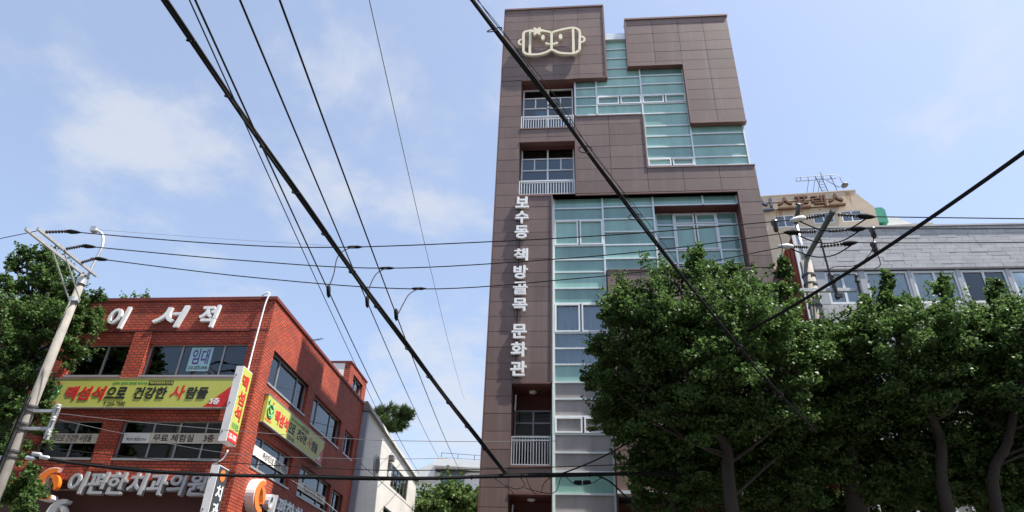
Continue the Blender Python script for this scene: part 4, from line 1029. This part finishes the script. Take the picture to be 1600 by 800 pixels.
# conductors running up the alley, high over the camera to the far roof
B_DEF = [((437, 0), (720, 738), 4.5, 46, 'rightmost of the power lines running up the alley overhead', .020),
         ((375, 0), (686, 716), 4.5, 58, 'middle of the power lines running up the alley overhead', .020),
         ((305, 0), (655, 740), 4.5, 56, 'left power line up the alley, tapped to highest cross line', .020),
         ((296, 0), (640, 735), 4.3, 56, 'thin leftmost line up the alley beside the thick bundle', .013),
         ((577, 0), (726, 625), 5.0, 40, 'very thin pale wire high above the alley', .006)]
B_LINES = []
for p0, p1, y0, y1, lab, r in B_DEF:
    P0, P1 = at(*p0, y0), at(*p1, y1); dirn = P0-P1
    P = hang(P0, P1, .30)
    B_LINES.append(P)
    P = [P0+(P[0]-P[1])*k for k in (6.5, 5, 4, 3, 2, 1)]+P
    wire('alley_line' if r > .01 else 'thin_wire', lab, P, r if r < .01 else r*.62, 'cable_black' if r > .01 else 'cable_grey', 'lines running up the alley' if r > .01 else None, n=2)
def pix(P):
    d = np.array(P)-EYE; z = d@_f; return 800+F_PX*(d@CR)/z, 400-F_PX*(d@CU)/z
def on_line(P, py):
    """point of a polyline at picture height py"""
    for a, b in zip(P, P[1:]):
        ya, yb = pix(a)[1], pix(b)[1]
        if (ya-py)*(yb-py) <= 0: return a+(b-a)*((py-ya)/(yb-ya+1e-9))
    return P[len(P)//2]
# taps from the cross lines to the alley lines
TAP = [((555, 386), [(538, 391), (527, 403), (521, 430)], 450, 2, 0, 15.5), ((605, 419), [(590, 426), (580, 442), (574, 462)], 468, 1, 1, 16.3), ((655, 451), [(640, 459), (630, 475), (622, 490)], 488, 0, 2, 17.0)]
for (a, mids, py, bi, k, yy) in TAP:
    e = on_line(B_LINES[bi], py)
    s0 = at(a[0], a[1], YL[k]+(YR[k]-YL[k])*.42); n = len(mids)+1
    P = [s0]+[at(x, y, s0[1]+(e[1]-s0[1])*(i+1)/n) for i, (x, y) in enumerate(mids)]+[e]
    t = thing('tap_wire', 'curved tap wire dropping from the %s cross line' % names[k], 'wire', tuple(s0))
    MB().tube(smooth_path(P, 6), .014, 5).build('wire', M['cable_black'], t, True)
    MB().lathe(s0-(.22, 0, .0), (1, 0, 0), [(0, .02), (.05, .04), (.3, .045), (.42, .02)], 8).build('clamp', M['cable_black'], t, True)
    MB().lathe(e+(0, 0, .1), (0.1, .3, -1), [(0, .02), (.05, .05), (.22, .045), (.28, .02)], 8).build('clamp', M['cable_black'], t, True)

# thick bundle from above the camera down to the street crossing
def bundle(name, label, P, strands, ties, tie_m='cable_black', taper=1.0):
    t = thing(name, label, 'cable', tuple(P[-1]))
    P = smooth_path(P, 5)
    for (dx, dz, r, ph, m) in strands:
        Q = []
        for i, p in enumerate(P):
            s = math.sin(i*.55+ph)*.5+.5
            Q.append(p+np.array((dx*(.6+.4*s), dx*.3, dz*(.5+.5*s))))
        MB().tube(Q, [r*(1-(1-taper)*max(0.0, 2*i/(len(Q)-1)-1)) for i in range(len(Q))], 7).build('strand', M[m], t, True)
    for f, R in ties:
        i = int(f*(len(P)-2)); p = P[i]; d = P[i+1]-P[i]; d /= np.linalg.norm(d)
        a = np.cross(d, (0, 0, 1.0)); a /= np.linalg.norm(a); b = np.cross(a, d)
        ring = [p+R*(a*math.cos(h)+b*math.sin(h)*.8)+d*R*.5*math.cos(h) for h in np.linspace(-.4, math.pi*1.7, 18)]
        MB().tube(ring, .008 if R > .06 else .012, 5).build('tie', M[tie_m], t, True)
    return t
E1 = at(791, 742, 17.2)
S1 = at(255, 0, 6.2)
P = hang(S1, E1, .18, 9); P = [P[0]+(P[0]-P[1])*k for k in (7, 6, 5, 4, 3, 2, 1)]+P
bundle('cable_bundle', 'thick black cable bundle slanting from upper left to street crossing', P,
       [(0, 0, .036, 0, 'cable_black'), (.04, .022, .026, 1, 'cable_black'), (-.036, .026, .022, 2.2, 'cable_black'), (.012, -.04, .024, 3.3, 'cable_black'), (.0, .05, .018, 4.2, 'cable_black')],
       [(f, .055) for f in np.linspace(.5, .97, 12)])
D_PX = [(735, -3), (800, 82), (880, 186), (940, 268), (1030, 388), (1120, 500), (1200, 598), (1275, 676)]
P = [at(x, y, 6.0+(13.6-6.0)*((i/7)**1.35)) for i, (x, y) in enumerate(D_PX)]
P = [P[0]+(P[0]-P[1])*k for k in (8, 7, 6, 5, 4, 3, 2, 1)]+P
bundle('cable_bundle', 'cable bundle with loops crossing in front of tower and tree', P,
       [(0, 0, .023, 0, 'cable_black'), (.036, .014, .018, 1, 'cable_black'), (-.03, .014, .016, 2.2, 'cable_black'), (.07, .07, .005, 2.8, 'cable_black'), (.10, .085, .006, .5, 'cable_black')],
       [(8/15+f*7/15, R_) for f, R_ in ((.125, .10), (.28, .09), (.42, .09), (.56, .10), (.70, .06), (.82, .06), (.93, .07))], taper=.5)
P = hang(at(1625, 220, 8.2), at(1168, 518, 14.6), .12, 9); P = [P[0]+(P[0]-P[1])*k for k in range(12, 0, -1)]+P
wire('single_cable', 'single black cable descending from right edge into the big tree', P, .036, n=3)
# street crossing bundle low down
F_PXS = [(40, 711), (110, 723), (220, 735), (330, 742), (500, 746), (650, 748), (791, 744), (900, 742), (1010, 741), (1110, 745)]
P = [at(x, y, 17.2-.2*(i/9)) for i, (x, y) in enumerate(F_PXS)]
bundle('cable_bundle', 'horizontal black cable bundle crossing low in front of both buildings', P,
       [(0, 0, .030, 0, 'cable_black'), (.0, .035, .020, 1, 'cable_black'), (0, -.03, .022, 2.2, 'cable_black'), (.0, .055, .012, 3.3, 'cable_black')], [(f, .06) for f in np.linspace(.05, .95, 16)])
wire('thin_wire', 'thin wire from pole rack sagging across brick windows to tower', [at(x, y, 17.3) for x, y in ((92, 646), (200, 658), (330, 670), (470, 681), (600, 688), (760, 690), (870, 689))], .008, 'cable_grey')
wire('thin_wire', 'black service wire just above the horizontal bundle', [at(x, y, 17.2) for x, y in ((80, 700), (220, 716), (340, 722), (480, 730), (620, 735), (791, 732), (1000, 725))], .011)
wire('thin_wire', 'second thin wire from the pole rack across lower brick windows', [at(x, y, 17.3) for x, y in ((88, 655), (180, 675), (300, 700), (400, 712), (520, 716), (620, 717), (700, 716))], .006, 'cable_grey')
wire('branch_cable', 'black cable branching up right from crossing toward the tree', [at(x, y, 17.0) for x, y in ((860, 746), (905, 730), (945, 712), (985, 690), (1010, 676))], .018)
wire('branch_cable', 'black cable drooping off the crossing bundle at lower glazing', [at(x, y, 17.0) for x, y in ((935, 744), (952, 752), (970, 768), (1000, 800), (1020, 830))], .020)
wire('diagonal_wire', 'thin wire slanting down across white tiled wall', [at(x, y, 17.0) for x, y in ((563, 724), (600, 757), (655, 805))], .007)
wire('diagonal_wire', 'thin wire slanting along alley side of brick building', [at(x, y, 19.5) for x, y in ((455, 750), (500, 778), (540, 812))], .009, 'cable_grey')
lo = thing('slack_loops', 'slack black wire loops hanging under the crossing bundle', 'wire', tuple(at(820, 750, 17)))
for pts in (((770, 745), (785, 756), (800, 768), (803, 775)), ((812, 745), (820, 758), (806, 764), (790, 757)), ((822, 746), (830, 765), (838, 772)), ((846, 770), (850, 755), (862, 745)), ((876, 746), (868, 768), (850, 770), (820, 762)), ((885, 746), (900, 757), (925, 755), (942, 745))):
    MB().tube(smooth_path([at(x, y, 16.9) for x, y in pts], 6), .010, 5).build('loop', M['cable_black'], lo, True)
bx = thing('splice_box', 'black splice box hung on the crossing bundle near tower glazing', 'box', tuple(at(905, 752, 17)))
for px in (903, 917): 
    p = at(px, 754, 16.95); MB().lathe(p-(.1, 0, 0), (1, 0, .05), [(0, .02), (.03, .05), (.17, .05), (.2, .02)], 10).build('housing', M['cable_black'], bx, True)
sp_ = thing('splice_box', 'cluster of pale splice fittings where bundle meets left pole', 'box', tuple(at(65, 712, 17.2)))
for px, py in ((48, 715), (58, 709), (70, 714)):
    p = at(px, py, 17.15); MB().lathe(p-(.15, 0, 0), (1, 0, -.1), [(0, .02), (.03, .055), (.25, .055), (.3, .02)], 10).build('housing', M['steel'], sp_, True)
gl = at(0, 373, 15.4)
wire('thin_wire', 'thin stay wire from left crossarm out of the left edge', [at(57, 361, 15.1), at(28, 367, 15.4), at(-30, 379, 15.8)], .012)
wire('thin_wire', 'faint ground wire from curved mast toward the tower', [LP+(-.28, 0, 13.35), at(330, 372, 17.4), at(520, 384, 17.3)], .005, 'cable_grey')

# ================================================================== TREES
def leaf_cloud(name, pts, size, m, parent, up=.8, seed=1, aspect=.95):
    r = np.random.default_rng(seed); n = len(pts)
    nrm = r.normal(size=(n, 3)); nrm[:, 2] += up*1.6; nrm /= np.linalg.norm(nrm, axis=1)[:, None]
    t = r.normal(size=(n, 3)); t -= nrm*(t*nrm).sum(1)[:, None]; t /= np.linalg.norm(t, axis=1)[:, None]
    b = np.cross(nrm, t); s = (size*r.uniform(.65, 1.3, n))[:, None]
    fold = nrm*s*r.uniform(-.18, .22, n)[:, None]
    v = np.empty((n, 4, 3))
    v[:, 0] = pts-t*s*.5; v[:, 1] = pts+b*s*.52*aspect+t*s*.28+fold; v[:, 2] = pts+t*s*.5; v[:, 3] = pts-b*s*.52*aspect+t*s*.28+fold
    v = v.reshape(-1, 3)-origin(parent)
    me = bpy.data.meshes.new(name); me.vertices.add(n*4); me.vertices.foreach_set('co', v.ravel())
    idx = np.arange(n)*4; tri = np.stack([idx, idx+1, idx+2, idx, idx+2, idx+3], 1).ravel()
    me.loops.add(n*6); me.loops.foreach_set('vertex_index', tri)
    me.polygons.add(n*2); me.polygons.foreach_set('loop_start', np.arange(n*2)*3)
    me.update(calc_edges=True); me.materials.append(m)
    tone = np.repeat(np.clip(r.normal(.45, .25, n), 0, 1), 2)
    a = me.attributes.new('tone', 'FLOAT', 'FACE'); a.data.foreach_set('value', tone.astype(np.float32))
    o = bpy.data.objects.new(name, me); COL.objects.link(o); reg(o, parent); o['kind'] = 'stuff'
    return o
def lobe_points(c, R, n, r, shoots=None, flat=.9):
    """leaf positions of one crown lobe: sub-clumps on twigs, plus upright leafy shoots"""
    k = int(9+12*R*R); out = []
    if shoots is None: shoots = int(5+9*R)
    d = r.normal(size=(k, 3)); d /= np.linalg.norm(d, axis=1)[:, None]
    cs = c+d*R*(r.uniform(.05, 1.0, k)**.5)[:, None]*np.array((1, 1, flat))
    cr = R*r.uniform(.12, .33, k)+.05
    wts = cr**2; wts /= wts.sum(); cnt = r.multinomial(int(n*.62), wts)
    for q in range(k):
        p = r.normal(size=(cnt[q], 3)); p /= np.linalg.norm(p, axis=1)[:, None]+1e-9
        p *= (r.uniform(.05, 1, cnt[q])**.5)[:, None]*cr[q]*np.array((1.2, 1.2, .55)); out.append(cs[q]+p)
    ns = int(n*.38/max(shoots, 1))
    for q in range(shoots):
        dd = r.normal(size=3); dd[2] = abs(dd[2])*.8+.35; dd /= np.linalg.norm(dd)
        L_ = R*r.uniform(.95, 1.6); tt = r.uniform(.2, 1, ns)
        jit = r.normal(size=(ns, 3))*(.05+.075*R)*(1.2-tt*.85)[:, None]; bend = np.outer(tt**2, r.normal(size=3)*.2*R+np.array((0, 0, .08)))
        out.append(c+np.outer(tt*L_, dd)+bend+jit)
    return np.concatenate(out), cs
def tree(name, label, base, forks, lobes, dens, size, m, seed, trunk_r=.16, group=None, back=1.0, bark='bark', tuck=0.0, prune=None):
    """lobes: (px,py,Y,R); forks: list of trunk points; limbs run from the forks to the lobes"""
    r = np.random.default_rng(seed)
    t = thing(name, label, 'tree', tuple(base), 0.0, group)
    tp = smooth_path([np.array(base, float)]+[np.array(f, float) for f in forks], 5)
    MB().tube(tp, list(np.linspace(trunk_r*1.15, trunk_r*.55, len(tp))), 12).build('trunk', M[bark], t, True)
    pts = []; br = MB()
    fk = np.array(forks[-1], float); f0 = np.array(forks[0], float)
    for (px, py, Y, R) in lobes:
        if tuck and py > 540 and Y < 17: Y = Y+min((py-540)/100*tuck, 1.9)      # the skirt of the crown curves in under the top
        c = at(px, py, Y); cl = [(c, R)]
        if back: cl.append((c+np.array((r.normal()*.4, back*r.uniform(.8, 1.5), r.normal()*.3-.15)), R*.95))
        for c_, R_ in cl:
            P, cs = lobe_points(c_, R_, int(dens*R_*R_+dens*.12), r); pts.append(P)
            if py > 640 or c_ is not c: continue
            want_z = c_[2]-.7*math.hypot(c_[0]-fk[0], c_[1]-fk[1])-.2
            s = fk if want_z > fk[2] else min(tp[2:], key=lambda p: abs(p[2]-max(want_z, f0[2]-1.5)))
            mid = s+(c_-s)*.5+np.array((r.normal()*.12, r.normal()*.12, -.15+r.normal()*.1))
            P_ = smooth_path([s, mid, c_], 4); rr0 = trunk_r*.42 if s is fk else trunk_r*.28
            br.tube(P_, list(np.linspace(rr0, .022, len(P_))), 6, False)
            for q in cs[:5]: br.tube([c_+(s-c_)*.08, (c_+q)/2+r.normal(size=3)*.04, q], [.018, .012, .006], 4, False)
    br.build('branches', M[bark], t, True)
    pts = np.concatenate(pts)
    if prune is not None:
        d = pts-EYE; z = d@_f; X_, Y_ = 800+F_PX*(d@CR)/z, 400-F_PX*(d@CU)/z
        pts = pts[~prune(X_+rng.normal(size=len(X_))*6, Y_+rng.normal(size=len(X_))*6)]
    leaf_cloud('crown', pts, size, m, t, seed=seed)
    return t
GR = 'street trees along the pavement'
T1 = [(1092, 394, 15.6, .14), (1224, 414, 17.0, .12), (975, 462, 15.8, .2), (1140, 425, 15.9, .2), (1090, 408, 15.6, .26), (1082, 440, 15.6, .52), (1118, 458, 15.9, .66), (1168, 462, 16.4, .72), (1040, 455, 15.8, .7), (985, 472, 15.8, .55), (968, 492, 15.9, .45), (1228, 462, 16.9, .42), (1225, 428, 17.0, .20),
      (1010, 505, 15.6, .8), (1060, 505, 15.2, .95), (1130, 500, 15.2, 1.0), (1195, 505, 15.4, 1.0), (1250, 525, 16, .66), (1288, 545, 16.2, .5),
      (1000, 560, 15.7, .75), (948, 570, 15.8, .5), (938, 545, 15.9, .33), (1070, 575, 15.0, 1.0), (1150, 580, 14.8, 1.05), (1230, 575, 15.2, 1.0), (1295, 575, 16, .7),
      (965, 615, 15.8, .62), (945, 650, 15.9, .42), (1020, 635, 15.4, .85), (1100, 650, 15.0, .9), (1180, 655, 15.0, 1.0), (1255, 650, 15.4, .9), (1300, 640, 16, .55),
      (985, 678, 15.7, .5), (1050, 700, 15.6, .6), (1200, 715, 15.6, .75), (1270, 710, 15.9, .7), (1120, 720, 16.4, .6), (1240, 760, 16.4, .6), (1030, 745, 17.5, .5), (1080, 760, 17.2, .7), (1135, 765, 17.3, .7), (1195, 765, 17.2, .7), (1255, 765, 17.2, .7), (1010, 752, 17.3, .42), (1100, 725, 17.2, .6), (1215, 715, 17.1, .7), (1285, 715, 17.1, .6), (1060, 705, 17.1, .6), (1160, 705, 17.1, .6)]
b1 = at(1142, 780, 16.4)
tree('street_tree', 'largest leafy street tree, in front of the brown tower', (b1[0]+.12, 16.4, 0), [b1, at(1135, 700, 16.4), at(1110, 660, 16.3), at(1100, 600, 16.2)], T1, 3600, .078, M['leaf_ginkgo'], 11, .15, GR, tuck=1.0)
T2 = [(1387, 433, 16.1, .12), (1475, 441, 16.3, .12), (1425, 478, 16.2, .2), (1350, 488, 16.2, .18), (1386, 450, 16.1, .2), (1382, 482, 16.1, .42), (1345, 510, 16.2, .42), (1420, 500, 16.2, .48), (1474, 455, 16.3, .22), (1468, 492, 16.2, .42), (1500, 510, 16.3, .36), (1400, 755, 17.2, .7), (1460, 765, 17.2, .7), (1520, 745, 17.2, .7), (1350, 765, 17.3, .6), (1430, 725, 17.2, .7), (1500, 715, 17.2, .6),
      (1340, 530, 15.9, .7), (1400, 530, 15.6, .9), (1460, 530, 15.7, .85), (1505, 540, 16, .6), (1330, 585, 15.9, .7), (1390, 590, 15.4, .95), (1455, 595, 15.5, .95), (1500, 600, 15.8, .7),
      (1345, 640, 15.8, .65), (1400, 650, 15.5, .85), (1460, 660, 15.6, .85), (1350, 700, 16.2, .5), (1430, 710, 15.9, .7), (1490, 700, 16, .6), (1370, 745, 16.8, .55), (1440, 765, 17, .6)]
b2 = at(1480, 790, 16.6)
tree('street_tree', 'leafy street tree in front of slate building, right of largest tree', (b2[0]+.1, 16.6, 0), [b2, at(1470, 690, 16.5), at(1440, 620, 16.3)], T2, 3400, .078, M['leaf_ginkgo'], 12, .14, GR, tuck=1.0)
T3 = [(1556, 446, 16.2, .13), (1590, 480, 16.3, .18), (1556, 464, 16.2, .24), (1550, 494, 16.2, .45), (1585, 508, 16.3, .45), (1615, 490, 16.3, .45), (1560, 772, 17.2, .7), (1605, 760, 17.2, .7), (1650, 760, 17.2, .8), (1580, 735, 17.2, .6), (1535, 525, 16, .6), (1575, 535, 15.8, .8), (1630, 530, 15.9, .9), (1540, 580, 15.8, .75), (1595, 590, 15.5, .95),
      (1545, 640, 15.8, .7), (1600, 650, 15.6, .9), (1660, 600, 15.8, 1.0), (1540, 695, 16.2, .5), (1600, 705, 16.2, .6), (1660, 690, 16, .9), (1720, 520, 16, 1.1), (1740, 600, 15.6, 1.2), (1740, 690, 15.8, 1.2), (1800, 560, 16, 1.3), (1820, 650, 16, 1.3)]
b3 = at(1556, 790, 16.6)
tree('street_tree', 'street tree at the right edge of the photo', (b3[0]+.1, 16.6, 0), [b3, at(1575, 690, 16.5), at(1590, 620, 16.3)], T3, 3400, .078, M['leaf_ginkgo'], 13, .13, GR, tuck=1.0)
b4 = at(1338, 790, 17.4)
T4 = [(1318, 560, 17.2, .6), (1322, 620, 17.2, .7), (1300, 680, 17.2, .6), (1340, 680, 17.4, .6), (1295, 745, 17.6, .5), (1316, 550, 17.2, .4), (1385, 720, 17.8, .5)]
tree('street_tree', 'dark thick-trunked tree wedged between the two leafy street trees', (b4[0]+.1, 17.4, 0), [b4, at(1328, 700, 17.4), at(1320, 600, 17.3)], T4, 3000, .085, M['leaf_ginkgo'], 14, .24, GR)
b5 = at(1052, 790, 17.6)
T5 = [(1010, 600, 17.2, .6), (1060, 620, 17.3, .7), (1020, 690, 17.4, .5), (1080, 690, 17.5, .6), (1150, 690, 17.6, .6), (985, 730, 17.6, .4)]
tree('street_tree', 'slim double-stemmed tree under the left side of largest tree', (b5[0]-.1, 17.6, 0), [b5, at(1040, 740, 17.6), at(1020, 700, 17.5)], T5, 3000, .085, M['leaf_ginkgo'], 15, .09, GR)
TL = [(56, 408, 18.9, .36), (22, 418, 18.9, .36), (88, 420, 18.9, .4), (60, 445, 18.6, .6), (12, 458, 18.6, .6), (112, 455, 18.8, .45), (128, 478, 18.9, .36), (138, 498, 19, .2), (152, 466, 19.2, .22), (110, 480, 18.9, .4), (40, 396, 18.9, .28), (75, 400, 18.9, .28),
      (35, 495, 18.2, .75), (84, 500, 18.2, .6), (115, 508, 18.5, .3), (10, 545, 18.0, .8), (48, 548, 18.4, .52), (98, 536, 18.3, .28), (18, 600, 18.2, .55), (42, 588, 18.3, .3), (-20, 500, 18.4, .9), (-15, 620, 18.2, .8),
      (6, 655, 18.3, .48), (26, 640, 18.4, .3), (40, 757, 18.4, .28), (48, 738, 18.5, .2), (14, 778, 18.4, .4), (42, 790, 18.4, .3), (-15, 720, 18.3, .7), (0, 740, 18.3, .36)]
bl = at(10, 760, 19.2)
tree('street_tree', 'leafy street tree behind the left utility pole', (bl[0]-.6, 19.2, 0), [bl+(-.5, 0, 0), at(30, 640, 19.1), at(55, 540, 18.9)], TL, 4000, .080, M['leaf_ginkgo'], 16, .17, GR, prune=lambda x, y: ((x > 78) & (y > 572+.0*x) & (y < 705)) | ((x > 160) & (y > 472)) | ((x > 118) & (y > 556)) | ((x > 72) & (y > 700)))
# shoot behind the brick parapet
sh_ = thing('roof_shrub', 'small leafy shoot sticking up behind the brick parapet', 'shrub', tuple(at(222, 470, 23)))
r = np.random.default_rng(5); c = at(218, 466, 23)
MB().tube([c+(0, 0, -.8), c+(.02, 0, -.3), c+(.1, 0, .1)], [.02, .015, .008], 5).build('stem', M['bark'], sh_)
leaf_cloud('foliage', np.concatenate([lobe_points(at(x, y, 23), R, n, r, 2)[0] for x, y, R, n in ((228, 463, .2, 90), (208, 468, .2, 60), (192, 466, .16, 40))]), .10, M['leaf_ginkgo'], sh_, seed=5)
# pine on the white roof
pn = thing('roof_pine', 'spreading pine growing on the white tiled building roof', 'tree', tuple(at(590, 690, 39.5)))
c0 = at(588, 690, 39.5); MB().tube(smooth_path([c0+(-.8, 0, -1.2), c0+(0, 0, -.1), at(590, 672, 39.5), at(607, 662, 39.5)], 5), [.12]*5+[.09]*5+[.05]*6, 7).build('trunk', M['pine_bark'], pn, True)
r = np.random.default_rng(9); tufts = []
for px, py, R in ((592, 645, .5), (608, 642, .55), (622, 650, .55), (632, 655, .4), (600, 656, .5), (618, 664, .45), (612, 672, .3), (586, 651, .35), (637, 646, .22), (628, 642, .25), (627, 667, .25), (592, 664, .3)):
    c = at(px, py, 39.5+r.normal()*.4)
    for _ in range(24): tufts.append(c+r.normal(size=3)*R*.38*np.array((1.2, 1, .45)))
nb = MB()
for c in tufts:
    ax = r.normal(size=3)*.6+np.array((.55, 0, .6)); ax /= np.linalg.norm(ax)
    for _ in range(30):
        d = ax+r.normal(size=3)*.55; d /= np.linalg.norm(d); s = np.cross(d, r.normal(size=3)); s /= np.linalg.norm(s); L_ = r.uniform(.2, .38); b0 = c+ax*r.uniform(-.12, .2)
        b = len(nb.v); nb.v += [tuple(b0-s*.024), tuple(b0+s*.024), tuple(b0+d*L_)]; nb.f.append((b, b+1, b+2))
o = nb.build('needles', M['needle'], pn); o['kind'] = 'stuff'
a_ = o.data.attributes.new('tone', 'FLOAT', 'FACE'); a_.data.foreach_set('value', np.clip(r.normal(.45, .3, len(nb.f)), 0, 1).astype(np.float32))
# round tree at the alley end
bt = at(700, 800, 48)
TF = [(672, 790, 47, .9), (700, 784, 46.5, 1.0), (728, 792, 47, .9), (690, 790, 45.5, 1.4), (715, 800, 45.5, 1.5), (665, 800, 46.5, 1.2), (742, 795, 47.5, .8), (690, 825, 46, 1.6), (730, 825, 46, 1.4)]
tree('alley_tree', 'rounded dark green tree below the white hill house', (bt[0], 48, 0), [(bt[0], 48, 7), (bt[0], 47.5, 9.5)], TF, 900, .20, M['leaf_far'], 21, .22)
# thin twig antenna on brick roof
p0 = at(470, 533, 24.5)
ant = MB().tube([p0+(-.1, 0, -.6), p0+(-.1, 0, .05)], .012, 5).tube([at(483, 534, 24.5), at(505, 529, 24.5)], .012, 5).tube([p0+(-.1, 0, 0), at(505, 529, 24.5)], .01, 5)
for k in range(4):
    q = at(487+k*5, 533-k*1.1, 24.5); ant.tube([q+(0, -.15, 0), q+(0, .15, .02)], .008, 4)
tag(ant.build('antenna', M['steel_dark']), 'small antenna on the brick building roof edge', 'antenna')
print('panels', npan, 'tiles', ntile)
